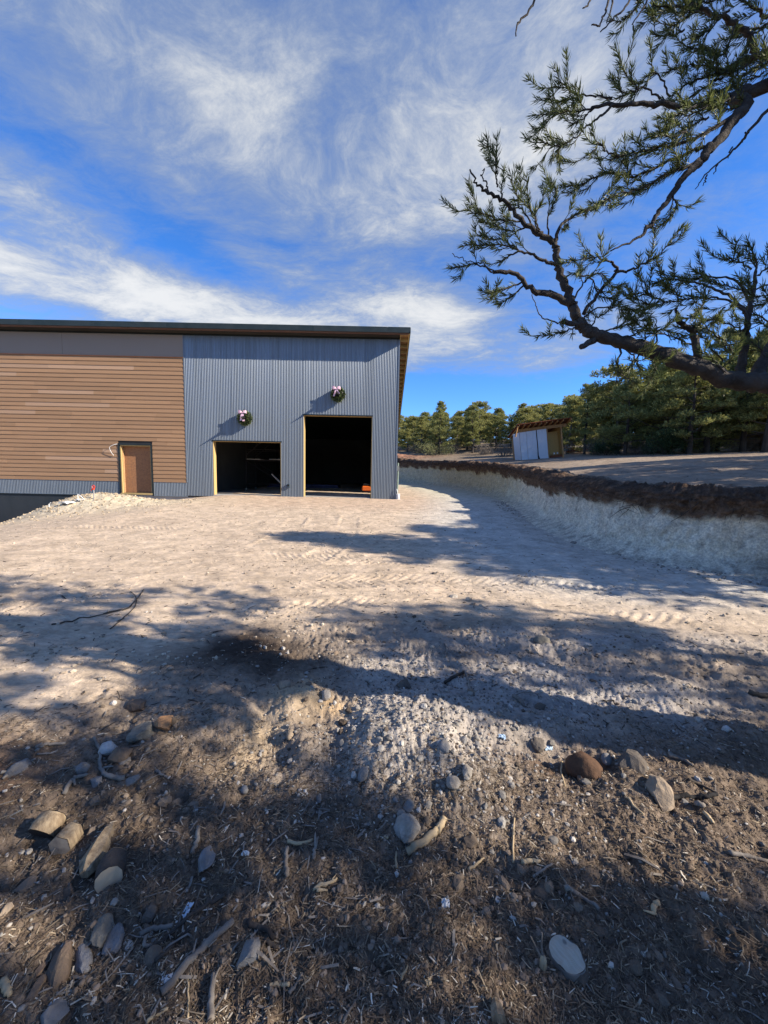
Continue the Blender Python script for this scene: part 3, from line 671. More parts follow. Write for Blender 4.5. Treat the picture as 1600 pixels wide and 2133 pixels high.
def wreath(loc, label, cone_label, seed, tails):
    cone = thing('shadow_cone', cone_label, 'cone', loc, group='shadow cones behind the wreaths')
    MB().tube([(0, 0, 0), (0, -.03, 0)], .13, 14).build('mounting_plate', m_black, cone)
    MB().tube([(0, -.03, 0), (0, -.10, 0), (0, -.34, -.005), (0, -.54, -.02)], [.11, .105, .055, .010], 12).build('taper', m_black, cone, True)  # cone added and shaped to cast the wedge shadow beside the wreath
    t = thing('wreath', label, 'wreath', (loc[0], loc[1]-.06, loc[2]), group='wreaths above the garage openings')
    rng = np.random.default_rng(seed); n = 1500
    a = rng.uniform(0, 2*np.pi, n); ph = rng.uniform(0, 2*np.pi, n); q = .085*np.sqrt(rng.random(n)); R0 = .205
    c = np.stack([np.cos(a)*(R0+q*np.cos(ph)), -.05+q*np.sin(ph), np.sin(a)*(R0+q*np.cos(ph))], 1)
    d = np.stack([np.cos(a)*np.cos(ph)-.5*np.sin(a), np.sin(ph)*1.0-.2, np.sin(a)*np.cos(ph)+.5*np.cos(a)], 1)+rng.normal(0, .35, (n, 3))
    v, f = leaf_cards(c, d, .085, .026, rng)
    tag(link('greenery', mesh_np('greenery', v, f, m_greens), t), kind='stuff')
    MB().tube([(math.cos(k)*R0, -.05, math.sin(k)*R0) for k in np.linspace(0, 2*math.pi, 25)], .035, 6, False).build('wire_ring', m_black, t)
    rr = random.Random(seed)
    def strip(pts, wd, name, up=(0, 0, 1)):
        mb = MB()
        for i in range(len(pts)-1):
            p, q_ = Vector(pts[i]), Vector(pts[i+1]); u = Vector(up)
            w0 = wd[i] if isinstance(wd, list) else wd; w1 = wd[i+1] if isinstance(wd, list) else wd
            mb.poly([p-u*w0, q_-u*w1, q_+u*w1, p+u*w0])
            mb.poly([p-u*w0+Vector((0, .004, 0)), p+u*w0+Vector((0, .004, 0)), q_+u*w1+Vector((0, .004, 0)), q_-u*w1+Vector((0, .004, 0))])
        mb.build(name, m_ribbon, t)
    bz = .215; bx = -.05
    for sx in (-1, 1):
        strip([(bx, -.16, bz), (bx+sx*.06, -.21, bz+.035), (bx+sx*.15, -.20, bz+.05), (bx+sx*.175, -.17, bz+.01), (bx+sx*.10, -.15, bz-.01), (bx, -.155, bz)], [.02, .05, .06, .055, .045, .02], 'bow_loop')
    MB().box(bx-.03, bx+.03, -.20, -.15, bz-.03, bz+.03).build('bow_knot', m_ribbon, t, bevel=.01)
    for x1, z1, wd in tails:
        strip([(bx, -.165, bz-.01), (bx+x1*.4, -.20, bz+z1*.4), (bx+x1*.8, -.17, bz+z1*.75), (bx+x1, -.185, bz+z1)], wd, 'ribbon_tail', (1, 0, .12))
w1 = at_y(512, 872, WY); w2 = at_y(704.5, 823, WY)
wreath((w1.x, WY-.03, w1.z), 'green wreath with wide pink ribbon tails above the lower garage opening', 'dark tapered shadow-casting lamp behind the wreath over the lower garage opening', 3, [(-.07, -.34, .045), (.05, -.36, .05)])
wreath((w2.x, WY-.03, w2.z), 'green wreath with spread pink bow above the taller garage opening', 'dark tapered shadow-casting lamp behind the wreath over the taller garage opening', 4, [(-.10, -.32, .035), (.12, -.20, .03)])
# loop of white cable by the boarded door
m_white_pl = material('white_plastic', (.72, .72, .70), .45, var=.12, scale=10)
cb = at_y(240, 926, WY-.06)
o = MB().tube([tuple(q) for q in curve([(cb.x+.09, WY-.02, cb.z+.03), (cb.x+.0, WY-.10, cb.z+.0), (cb.x-.20, WY-.13, cb.z-.12), (cb.x-.17, WY-.10, cb.z-.32), (cb.x-.08, WY-.06, cb.z-.48)], 5)], .009, 6).build('electric_cable', m_white_pl, None, True)
tag(o, 'stiff white cable curling out of the boards left of the boarded door', 'cable')
# small outlet box low on the metal between the openings
eb = at_y(601, 1012, WY-.06)
o = thing('outlet_box', 'small dark electrical box low on the metal between the two garage openings', 'electrical box', (eb.x, WY-.022, eb.z))
MB().box(-.06, .06, -.07, 0, -.08, .08).build('box_body', material('blue_grey_box', (.06, .09, .12), .5), o, bevel=.008)
MB().box(-.045, .045, -.085, -.071, -.02, .065).build('flap_cover', m_black, o, bevel=.004)
# interior: rolling scaffold, leaning board, low purple-blue pallet stack, orange machine
m_scaf = material('scaffold_steel', (.035, .03, .03), .5, metal=.5, var=.3, scale=6)
m_plank = material('scaffold_plank', (.42, .39, .33), .7, var=.3, scale=3, stretch=(1, 6, 6))
FZ = .53
sc = thing('rolling_scaffold', 'dark rolling scaffold with a plank deck standing inside the lower garage opening', 'scaffold', (-7.25, 20.2, FZ))
for xx in (0, 2.0):
    fr = MB()
    for yy in (0, 1.5): fr.tube([(xx, yy, .13), (xx, yy, 2.9)], .024, 6)
    for zz in (.4, 1.0, 1.62, 2.2, 2.86): fr.tube([(xx, 0, zz), (xx, 1.5, zz)], .018, 6)
    fr.build('end_frame', m_scaf, sc)
for yy in (0, 1.5):
    MB().tube([(0, yy, 1.62), (2.0, yy, .4)], .016, 6).build('cross_brace', m_scaf, sc)
    MB().tube([(0, yy, 1.9), (1.1, yy, 2.85)], .016, 6).build('cross_brace', m_scaf, sc)
    MB().tube([(0, yy, .42), (2.0, yy, .42)], .018, 6).build('side_rail', m_scaf, sc)
    MB().tube([(0, yy, 2.2), (2.0, yy, 2.2)], .018, 6).build('side_rail', m_scaf, sc)
    MB().tube([(0, yy, 1.66), (2.0, yy, 1.66)], .018, 6).build('side_rail', m_scaf, sc)
for yy in (.05, .42): MB().box(.03, .75, yy-.05, yy+.28, 1.68, 1.72).box(1.2, 2.0, yy-.05, yy+.28, 1.70, 1.735).build('plank', m_plank, sc)
for xx in (0, 2.0):
    for yy in (0, 1.5):
        c_ = MB().tube([(xx-.02, yy, .065), (xx+.02, yy, .065)], .065, 12).build('caster', m_scaf, sc); MB().box(xx-.03, xx+.03, yy-.035, yy-.02, .07, .20).build('caster_fork', m_plank, c_)
lb = thing('leaning_board', 'pale board leaning across the right side of the lower garage opening', 'board', (-4.65, 18.6, FZ))
MB().bar((.1, .1, .06), (-1.0, .7, .95), .06, .05).build('board', m_plank, lb)
ps = thing('board_stack', 'low dark blue stack of boards on the floor behind the scaffold', 'board stack', (-5.0, 24.5, FZ))
for k in range(3): MB().box(-2.4+.1*k, 2.2-.06*k, -.6, .6, .12*k, .12*k+.10, .01).build('board', material('blue_wrapped_board', (.05, .05, .12), .6), ps)
om = thing('orange_machine', 'small orange wheeled machine standing in the dark behind the taller garage opening', 'machine', (-.95, 20.6, FZ))
m_or = material('orange_paint', (.62, .13, .02), .45, var=.2, scale=6)
MB().box(-.25, .25, -.22, .22, .16, .42).build('engine_body', m_or, om, bevel=.05)
MB().box(-.2, .2, -.18, .18, .43, .56).build('engine_top', m_black, om, bevel=.04)
for xx in (-.28, .28):
    MB().tube([(xx-.04, 0, .15), (xx+.04, 0, .15)], .15, 14).build('wheel', m_black, om)
    MB().tube([(xx*.8, .2, .4), (xx*.9, .6, .95)], .016, 6).build('handle', m_black, om)
# right-hand corner: conduit, white hose and bucket-like scraps
cd = thing('conduit_pipe', 'grey green conduit standing at the right corner of the metal wall', 'pipe', (XR+.06, 17.35, .35))
MB().tube([(0, 0, 0), (0, 0, 1.75)], .045, 8).build('pipe', material('conduit', (.22, .28, .24), .5), cd); MB().box(-.06, .06, -.05, .05, 1.4, 1.62).build('meter_box', material('conduit_box', (.25, .27, .27), .5), cd)
hp = MB().tube([tuple(q) for q in curve([(XR+.02, 16.93, .95), (XR+.10, 16.88, .62), (XR+.16, 16.86, .50), (XR+.10, 16.9, .47), (XR+.05, 16.95, .72)], 5)], .016, 6).build('water_hose', m_white_pl, None, True)
tag(hp, 'white hose looped on the ground at the right corner of the metal wall', 'hose')
pw = MB(); pw.v, pw.f = [], []
pw.tube([(XR+.09, 16.97, .46), (XR+.09, 16.97, .74)], [.07, .085], 10)
tag(pw.build('plastic_bucket', m_white_pl), 'white plastic bucket at the foot of the right building corner', 'bucket')
# frost-proof hydrant with red handle on the spoil heap
hy = on_ground(196, 1040); hyw = at_depth(194, 1021, hy.dot(FW))
t = thing('yard_hydrant', 'slim yard hydrant with red handle standing on the pale dirt mound', 'hydrant', hy)
hh = hyw.z-hy.z
MB().tube([(0, 0, -.2), (0, 0, hh)], .018, 8).build('standpipe', material('galvanised_pipe', (.5, .5, .5), .4, metal=.7), t)
mr = material('red_enamel', (.72, .05, .02), .4)
MB().box(-.03, .03, -.03, .03, hh, hh+.07).build('hydrant_head', mr, t, bevel=.02)
MB().tube([(-.025, 0, hh+.06), (-.05, 0, hh+.12), (.0, 0, hh+.165), (.05, 0, hh+.12), (.025, 0, hh+.06)], .014, 6).build('lever_handle', mr, t)
MB().tube([(-.03, 0, hh+.04), (-.075, 0, hh+.02), (-.085, -.0, hh-.03)], .014, 6).build('spout', mr, t)
# scrap on the crest of the heap
def crumple(name, loc, sx, sy, sz, mat, seed, label, cat, group=None):
    rr = np.random.default_rng(seed); n = 7
    xs, ys = np.meshgrid(np.linspace(-1, 1, n), np.linspace(-1, 1, n), indexing='ij')
    z = rr.uniform(0, 1, xs.shape)*(1-.5*(np.abs(xs)+np.abs(ys))/2)
    v = np.stack([xs*sx+rr.normal(0, sx*.12, xs.shape), ys*sy+rr.normal(0, sy*.12, xs.shape), z*sz], -1).reshape(-1, 3)
    i, j = np.meshgrid(np.arange(n-1), np.arange(n-1), indexing='ij'); a = (i*n+j).ravel()
    f = np.stack([a, a+n, a+n+1, a+1], 1)
    v2 = v.copy(); v2[:, 2] -= .004
    me = mesh_np(name, np.vstack([v, v2]), [f, f[:, ::-1]+n*n], mat)
    return tag(link(name, me, None, loc), label, cat, group)
g = on_ground(140, 1050); crumple('plastic_sheet', g+Vector((0, 0, .01)), .24, .14, .12, m_white_pl, 3, 'crumpled white plastic on the crest of the pale dirt mound', 'plastic sheet')
g = on_ground(165, 1043); crumple('plastic_sheet', g+Vector((0, 0, .01)), .10, .07, .08, m_white_pl, 5, 'small white plastic scrap just left of the red-handled hydrant', 'plastic sheet')
for k, (pts, lab) in enumerate([([(163, 1042), (162, 1029), (168, 1033), (176, 1041)], 'bent grey wire loop on the mound left of the red-handled hydrant'), ([(103, 1056), (102, 1050), (106, 1047)], 'short upright wire poking from the lower slope of the dirt mound')]):
    g = on_ground(*pts[0]); dd = g.dot(FW)
    MBx = MB().tube([tuple(at_depth(px, py, dd)) for px, py in pts], .012, 5).build('wire', m_white_pl); tag(MBx, lab, 'wire')
g = at_y(285, 1037, 16.75)
crumple('rubble_scrap', (g.x, g.y, gz(g.x, g.y)+.02), .22, .12, .22, m_panel, 8, 'small heap of grey rubble below the sill of the boarded door', 'rubble')
# ------------------------------------------------------------------ lean-to shed on the upper ground
m_shedwood = material('raw_lumber', (.46, .25, .10), .8, var=.3, scale=3, stretch=(6, 6, 1), obj_var=.15, bump=.2, bscale=20)
m_osb_lit = material('lit_strand_board', (.66, .42, .15), 0.85, var=.35, scale=20, tint=(.48, .29, .10), bump=.2, bscale=60, bdist=.003, detail=3)  # brighter strand board copy; the bay's golden light is put into its colour
m_redwood = material('red_brown_deck', (.22, .07, .03), .8, var=.3, scale=4)
m_sheet = material('white_wrap_sheet', (.62, .66, .70), .5, var=.12, scale=5, tint=(.55, .60, .66), bump=.5, bscale=5, bdist=.03)
sb = at_depth(1086, 956, 25.5); se = at_depth(1178, 943, 25.0)
shed = thing('lean_to_shed', 'small timber lean-to shed with exposed rafters and a white wrapped bay', 'shed', sb, (0, math.radians(-8.0), math.radians(-4)))
SWd = (se-sb).length; SHh = 1.98
def sp(name, x0, x1, y0, y1, z0, z1, mat, parent=shed, bev=0): return MB().box(x0, x1, y0, y1, z0, z1).build(name, mat, parent, bevel=bev)
for px_ in (.08, SWd*.63, SWd-.10):
    sp('post', px_, px_+.09, 0, .09, -.35, SHh-.20, m_shedwood); sp('post', px_, px_+.09, 1.9, 1.99, -.6, SHh-.45, m_shedwood)
sp('header_beam', -.05, SWd+.28, -.045, -.002, SHh-.23, SHh-.03, m_shedwood)
sp('back_panel', .05, SWd-.02, .75, .77, -.1, SHh-.4, m_osb_lit); sp('side_panel', SWd-.012, SWd, .10, 1.98, -.1, SHh-.15, m_osb_lit); sp('side_panel', .0, .012, .10, 1.98, -.4, SHh-.35, m_osb)
k = 0
while k*.34 < SWd+.2:
    xx = -.10+k*.345; MB().bar((xx, -.62, SHh+.15), (xx, 2.15, SHh-.42), .045, .10).build('rafter', m_shedwood, shed); k += 1
mbq = MB(); mbq.v = [(-.25, -.68, SHh+.215), (SWd+.42, -.68, SHh+.215), (SWd+.42, 2.25, SHh-.385), (-.25, 2.25, SHh-.385)]; mbq.v += [(a, b, c+.035) for a, b, c in mbq.v]
mbq.f = [(3, 2, 1, 0), (4, 5, 6, 7), (0, 1, 5, 4), (1, 2, 6, 5), (2, 3, 7, 6), (3, 0, 4, 7)]
mbq.build('roof_deck', m_redwood, shed)
MB().bar((-.2, -.60, SHh+.14), (-.36, -.45, SHh-.52), .05, .06).build('diagonal_brace', m_shedwood, shed)
MB().bar((SWd+.36, -.66, SHh+.16), (SWd+.36, 2.2, SHh-.43), .045, .15).build('barge_board', m_shedwood, shed)
def wrapped(name, x0, x1, y, z0, z1, seed):
    n = 14; xs, zs = np.meshgrid(np.linspace(x0, x1, n), np.linspace(z0, z1, n*2), indexing='ij')
    dy = .035*fbm(xs*2.5+zs*1.0, zs*1.3-xs, 4, seed)+.02*fbm(xs*6, zs*3, 3, seed+4)
    v = np.stack([xs, y+dy, zs+.03*fbm(xs*3, zs*0, 2, seed)*(zs < z0+.1)], -1).reshape(-1, 3); i, j = np.meshgrid(np.arange(n-1), np.arange(2*n-1), indexing='ij'); a = (i*2*n+j).ravel()
    f = np.stack([a, a+2*n, a+2*n+1, a+1], 1); v2 = v.copy(); v2[:, 1] += .006
    return link(name, mesh_np(name, np.vstack([v, v2]), [f, f[:, ::-1]+len(v)], m_sheet, True), shed)
wrapped('white_sheet', .0, .42, -.09, -.34, SHh-.25, 81); wrapped('white_sheet', .43, 1.06, -.10, -.33, SHh-.24, 82); wrapped('white_sheet', 1.11, SWd*.63-.02, -.09, -.26, SHh-.22, 83)
MB().poly([(-.02, -.09, -.32), (-.02, -.09, SHh-.26), (-.26, .55, SHh-.26), (-.26, .55, -.32)]).poly([(-.02, -.084, -.32), (-.26, .556, -.32), (-.26, .556, SHh-.26), (-.02, -.084, SHh-.26)]).build('side_sheet', m_sheet, shed)
MB().tube([(1.085, -.11, SHh-.2), (1.09, -.13, .8), (1.07, -.12, .1), (1.1, -.16, -.15), (1.0, -.2, -.3)], [.016, .018, .03, .07, .09], 6).build('tie_strap', m_black, shed)
sp('shelf_board', SWd*.63+.1, SWd-.05, .3, .74, .0, .05, m_shedwood); sp('shelf_board', SWd*.63+.1, SWd-.05, .02, .06, -.16, -.03, m_redwood)
for q, (bx_, bz_) in enumerate([(SWd*.82, .05), (SWd*.90, .05)]):
    o_ = MB().tube([(0, 0, 0), (0, 0, .06), (0, 0, .12)], [.05, .06, .03], 8).build('paint_can', m_white_pl)
    o_.location = shed.matrix_basis @ Vector((bx_, .4, bz_+.002)); tag(o_, ['white can on the shed shelf, nearer the wrapped bay', 'white can on the shed shelf, nearer the right post'][q], 'can')
lp = thing('lumber_pile', 'low heap of grey and brown scrap boards right of the timber shed', 'lumber pile', on_ground(1203, 944))
rr = random.Random(9)
for k in range(11):
    a = rr.uniform(-.5, .5); L = rr.uniform(.5, 1.0); z = .06+.045*k; x_ = rr.uniform(-.25, .25)
    MB().bar((x_-L*math.cos(a), rr.uniform(-.3, .3)-L*math.sin(a), z), (x_+L*math.cos(a), rr.uniform(-.3, .3)+L*math.sin(a), z+rr.uniform(-.1, .22)), rr.uniform(.06, .18), .04).build('board', rr.choice([m_shedwood, m_redwood, m_plank]), lp)

# ------------------------------------------------------------------ woodland
m_bark = material('pine_bark', (.085, .066, .052), .9, var=.5, scale=5, tint=(.035, .028, .023), stretch=(1, 1, .3), bump=.8, bscale=14, bdist=.03)
m_bark_grey = material('grey_bark', (.16, .145, .125), .9, var=.5, scale=5, tint=(.07, .06, .05), stretch=(1, 1, .3), bump=.6, bscale=14, bdist=.02)
m_needle_a = material('pinyon_needles', (.18, .20, .068), .6, var=.35, scale=1.2, tint=(.11, .135, .05), isl_var=.5, hue_to=(.40, .38, .125), transl=.4)
m_needle_b = material('juniper_sprays', (.23, .24, .085), .65, var=.35, scale=1.0, tint=(.12, .14, .055), isl_var=.45, hue_to=(.44, .41, .14), transl=.4)
m_twig = material('dead_twigs', (.20, .17, .14), .9, var=.4, scale=5)
def tree_meshes(seed, h, wid, nclump, nleaf, style='pinyon', lleaf=.12):
    """trunk with limbs, crown of many needle sprays in clumps at the limb ends; returns two meshes with their foot at the origin"""
    rr = random.Random(seed); rng = np.random.default_rng(seed)
    mb = MB(); lean = rr.uniform(-.04, .04)*h; top = []
    n = 7; tr = []
    for i in range(n):
        t = i/(n-1); tr.append((lean*t+rr.gauss(0, .02)*h*t*.6, rr.gauss(0, .015)*h*t, h*.95*t-.15))
    r0 = .022*h+.03
    mb.tube([tuple(q) for q in curve(tr, 3)], [r0*(1-.93*k/18)*(1.25 if k == 0 else 1) for k in range(19)], 7, jit=.08)
    def trunk(t):
        f = t*(n-1); i = min(n-2, int(f)); f -= i; return Vector(tr[i]).lerp(Vector(tr[i+1]), f)
    cl = []; t0 = .12 if style == 'pinyon' else .05
    nl = int(nclump*.42)
    for k in range(nl):
        t = t0+(1-t0)*((k+rr.random())/nl)**.85; b = trunk(min(t, .99)); az = k*2.4+rr.uniform(-.5, .5)
        u = (t-t0)/(1-t0)
        env = (1-u**1.6*.80)*(.80+.28*math.sin(u*5+seed)) if style == 'pinyon' else (1-u**2*.75)*(.74+.28*math.sin(u*4+seed))
        L = wid*env*rr.uniform(.55, 1.12); rise = rr.uniform(.02, .42)*L+(.25*L if u > .6 else 0)
        e = b+Vector((math.cos(az)*L, math.sin(az)*L, rise)); mid = b.lerp(e, .5)+Vector((0, 0, -.06*L))
        rl = max(.008, r0*.34*(1-t*.6))
        if L > .15: mb.tube([b, mid, e], [rl, rl*.62, rl*.25], 4, False)
        cl.append((e, .36+.12*L)); cl.append((b.lerp(e, rr.uniform(.55, .85))+Vector((rr.gauss(0, .12), rr.gauss(0, .12), rr.uniform(.0, .25))), .36+.08*L))
        if rr.random() < .45: cl.append((b.lerp(e, rr.uniform(.25, .6))+Vector((rr.gauss(0, .18), rr.gauss(0, .18), rr.uniform(-.05, .2))), .26))
    for q in range(3): cl.append((trunk(.99)+Vector((rr.gauss(0, .10), rr.gauss(0, .10), rr.uniform(-.10, .22))), .22))
    # some bare dead limbs low down
    for k in range(5):
        b = trunk(rr.uniform(.05, .25)); az = rr.uniform(0, 6.28); L = wid*rr.uniform(.3, .7)
        mb.tube([b, b+Vector((math.cos(az)*L*.5, math.sin(az)*L*.5, .02)), b+Vector((math.cos(az)*L, math.sin(az)*L, rr.uniform(-.15, .2)))], [.018, .012, .004], 4, False)
    per = max(8, nleaf//len(cl)); V = []; D = []
    for c, s in cl:
        m = int(per*rr.uniform(.6, 1.3)*(s/.34)**1.5)
        # each clump: a few little shoots with needles round them
        ns = max(3, m//14); sd = rng.normal(size=(ns, 3)); sd[:, 2] = np.abs(sd[:, 2])*.8+.1; sd /= np.linalg.norm(sd, axis=1, keepdims=True)
        k = rng.integers(0, ns, m); tt = np.sqrt(rng.random((m, 1)))
        p = np.array(c)+sd[k]*tt*s*np.array([1, 1, .8])+rng.normal(0, .035, (m, 3))
        V.append(p); D.append(sd[k]*.9+rng.normal(0, .55, (m, 3)))
    V = np.vstack(V); D = np.vstack(D)
    n_ = len(V); d = D/np.linalg.norm(D, axis=1, keepdims=True); s = np.cross(d, rng.normal(size=(n_, 3))); s /= np.linalg.norm(s, axis=1, keepdims=True)
    L = lleaf*rng.uniform(.6, 1.25, (n_, 1)); w_ = L*.23
    v = np.stack([V-s*w_, V+s*w_, V+d*L], 1).reshape(-1, 3); f = np.arange(n_*3).reshape(-1, 3)
    tm = mb.mesh('trunk', m_bark if style == 'pinyon' else m_bark_grey, True)
    return tm, mesh_np('crown', v, f, m_needle_a if style == 'pinyon' else m_needle_b)
# kinds: (height, half width, clumps, leaves, style)
KINDS = [tree_meshes(101, 6.6, 2.0, 95, 15500, 'pinyon'), tree_meshes(102, 6.0, 1.9, 85, 15000, 'juniper'), tree_meshes(103, 5.4, 1.9, 85, 15000, 'juniper'),
         tree_meshes(104, 7.6, 1.9, 100, 16500, 'pinyon'), tree_meshes(105, 5.0, 2.1, 80, 14500, 'juniper'), tree_meshes(106, 6.2, 2.2, 90, 15500, 'pinyon')]
KH = [6.6, 6.0, 5.4, 7.6, 5.0, 6.2]
TREES = []
def plant(kind, x, y, h, label, group=None, rz=None, cat='tree', wide=1.0, z=None):
    rr = random.Random(int(x*100)*31+int(y*100)); s = h/KH[kind]; zz = (gz(x, y) if z is None else z)-.05
    t = thing('pine_tree' if kind in (0, 3, 5, 6) else 'juniper_tree', label, cat, (x, y, zz), (0, 0, rz if rz is not None else rr.uniform(0, 6.28)), group)
    for nm, me in zip(('trunk', 'crown'), KINDS[kind]):
        o = link(nm, me, t); o.scale = (s*wide, s*wide, s)
    TREES.append((x, y)); return t
def plant_px(kind, px, depth, top, label, group=None, wide=1.0, rz=None):
    """a tree whose foot lies under photo column px at the given distance and whose tip reaches row top"""
    p = at_depth(px, 960, depth); z = gz(p.x, p.y); q = at_depth(px, top, depth)
    return plant(kind, p.x, p.y, max(1.2, q.z-z)*1.0, label, group, rz, wide=wide)
plant_px(1, 848, 43, 892, 'olive juniper showing just past the right corner of the metal wall')
plant_px(0, 914, 39, 834, 'tall open-crowned pine, leftmost of the two tall trees above the road end', wide=.92)
plant_px(2, 880, 44, 885, 'yellow-green juniper between the building corner and the tall open-crowned pine')
plant_px(4, 950, 43, 868, 'shorter juniper standing between the two tall trees above the road end')
plant_px(3, 984, 38, 842, 'tall pointed pine, rightmost of the two tall trees above the road end', wide=.95)
plant_px(5, 1032, 40, 864, 'rounded pine in the gap between the pointed tall pine and the shed')
plant_px(2, 1062, 41, 868, 'pale green juniper directly behind the left end of the shed')
plant_px(4, 1100, 40, 850, 'broad juniper rising behind the middle of the shed roof')
plant_px(1, 1136, 42, 846, 'olive juniper rising behind the right half of the shed roof')
plant_px(4, 1172, 38, 850, 'dark-based juniper just behind the right end of the shed roof')
plant_px(3, 1216, 29, 798, 'slender pointed pine right of the shed, breaking the skyline', wide=.8)
plant_px(1, 1252, 31, 815, 'dense olive juniper right of the slender pointed pine beside the shed')
plant_px(5, 1300, 24, 790, 'bushy pine left of the grey-trunked tree at the clearing edge')
plant_px(0, 1345, 27, 770, 'green pine behind the bushy one at the clearing edge')
plant_px(5, 1434, 20.5, 742, 'spreading pine with a bare grey lower trunk at the edge of the clearing', rz=1.0)
plant_px(3, 1490, 24, 690, 'tallest pine of the wood, seen behind the overhanging branch', wide=.85)
plant_px(0, 1545, 21, 720, 'dark pine at the right end of the clearing edge')
plant_px(3, 1590, 19, 660, 'tall dark pine at the right border of the picture', wide=.9)
plant_px(2, 1392, 26, 775, 'juniper behind the spreading grey-trunked pine')
plant_px(4, 1275, 36, 806, 'rounded juniper crown on the skyline above the bushy clearing-edge pine')
# the wood behind: many look-alike trees
rr = random.Random(77); cnt = 0; tries = 0
while cnt < 125 and tries < 6000:
    tries += 1
    ang = math.radians(rr.uniform(1, 52)); d = rr.uniform(27, 72)**1.0; x, y = d*math.sin(ang), d*math.cos(ang)
    s = float(bank_dist(np.array([x]), np.array([y]))[0])
    lim = np.interp(math.degrees(ang), [0, 12, 20, 28, 36, 45, 52], [43, 41, 38, 33, 27, 25, 24])
    if s < 3 or d < lim or x < -2 or any((x-a)**2+(y-b)**2 < 2.2 for a, b in TREES): continue
    k = rr.choice([0, 1, 2, 4, 5, 1, 4]); hh = np.interp(math.degrees(ang), [0, 15, 25, 40], [3.7, 4.3, 5.0, 6.0])*rr.uniform(.85, 1.15)
    plant(k, x, y, hh, 'one of the many look-alike evergreens crowding the wood behind the clearing', 'evergreens of the wood behind the clearing', wide=1.15); cnt += 1
# the same wood goes on to the right of and behind the camera; its shadows fall across the yard
# thinner-crowned trees, so that sunlight breaks through
NK = len(KINDS); KINDS += [tree_meshes(121, 6.4, 2.0, 60, 5600, 'pinyon', .13), tree_meshes(122, 6.0, 2.0, 56, 5200, 'juniper', .13)]; KH += [6.4, 6.0]
SHADE = [(10.6, 4.2, 6.4, 0), (11.7, 4.5, 8.6, 0), (14.5, 5.6, 7.0, 5), (10.2, 1.2, 6.5, 1), (8.6, -1.0, 6.0, 5), (9.2, -3.4, 7.0, 3),
         (15.5, 9.5, 6.0, 1), (18, 12, 7.0, 0), (19.5, 9.0, 6.5, 4), (17.0, 6.0, 6.5, 2), (22.5, 12.0, 7.5, 0), (13.4, 8.2, 4.6, 4),
         (4.2, -5.0, 6.5, 0), (0.5, -9, 6.5, 1), (-5, -11, 6.8, 5), (-11, -9, 6.5, 3), (-15, -4.5, 6.0, 4), (9, -8, 7, 2), (14, -5, 7, 1)]
for i, (x, y, h, k) in enumerate(SHADE):
    if x < 13 and h != 8.6: k = NK+i % 2
    plant(k, x, y, h, 'evergreen of the wood beside the yard, standing outside the picture', 'evergreens beside the yard outside the picture')
# low growth under the trees
def shrub(name, px, depth, rad, h, seed, mat, label, twiggy=False, n=2600):
    p = at_depth(px, 960, depth); z = gz(p.x, p.y); rng = np.random.default_rng(seed); rs = random.Random(seed)
    t = thing(name, label, 'shrub', (p.x, p.y, z))
    mb = MB()
    for k in range(46 if twiggy else 14):
        a = rs.uniform(0, 6.28); q = rad*rs.uniform(.3, 1); e = (math.cos(a)*q, math.sin(a)*q*.7, h*rs.uniform(.35, 1.05)); b = (math.cos(a)*q*.15, math.sin(a)*q*.15, -.05)
        m_ = tuple((b[i]+e[i])/2+rs.gauss(0, .08) for i in range(3)); mb.tube([b, m_, e], [.016, .010, .004], 4, False)
        for _ in range(3 if twiggy else 0):
            e2 = tuple(m_[i]+rs.gauss(0, .28)*(rad if i < 2 else h) for i in range(3)); mb.tube([m_, e2], [.008, .003], 3, False)
    mb.build('stems', m_twig if twiggy else m_bark, t)
    if not twiggy:
        nb = 16; cs = np.stack([rng.normal(0, rad*.45, nb), rng.normal(0, rad*.35, nb), h*rng.uniform(.3, .85, nb)], 1); k = rng.integers(0, nb, n)
        pts = cs[k]+rng.normal(0, .17*max(rad, h)*.9, (n, 3)); pts[:, 2] = np.abs(pts[:, 2]); d = pts-np.array([0, 0, h*.1])+rng.normal(0, .4, (n, 3))
        v, f = leaf_cards(pts, d, .11, .035, rng); tag(link('leaves', mesh_np('leaves', v, f, mat), t), kind='stuff')
    return t
m_shrub = material('shrub_leaves', (.035, .075, .030), .6, var=.4, scale=3, isl_var=.4, hue_to=(.07, .10, .04), transl=.2)
m_shrub_y = material('sage_leaves', (.15, .17, .07), .7, var=.4, scale=3, isl_var=.4, hue_to=(.22, .22, .10), transl=.2)
shrub('shrub', 1388, 21.5, 1.5, 1.3, 201, m_shrub, 'deep green bush left of the bare grey trunk at the clearing edge', n=5200)
shrub('shrub', 1468, 22, 1.2, 1.7, 202, m_needle_a, 'yellow-green bush right of the bare grey trunk at the clearing edge', n=3600)
shrub('shrub', 905, 37.5, 1.6, .9, 203, m_shrub_y, 'low pale sage bush on the bank where the road ends', n=2600)
shrub('shrub', 1262, 25, .9, .7, 204, m_shrub, 'small low bush between the lumber pile and the clearing-edge trees', n=1800)
for i, (px, dp, rad, h, lab) in enumerate([(1010, 36, 1.8, 1.6, 'grey leafless brush below the tall pointed pine'), (1050, 33, 1.6, 1.5, 'grey leafless brush just left of the shed'), (940, 40, 1.6, 1.7, 'grey leafless brush under the open-crowned tall pine'),
                                          (868, 41, 1.4, 1.5, 'grey leafless brush near the building corner'), (1240, 27, 1.3, 1.4, 'grey leafless brush behind the lumber pile'), (1330, 24, 1.5, 1.3, 'grey leafless brush under the bushy clearing-edge pine'), (1540, 22, 1.8, 1.4, 'brown dry brush at the right end of the clearing edge')]):
    shrub('dry_brush', px, dp, rad, h, 220+i, m_twig, lab, True)
rr = random.Random(31)
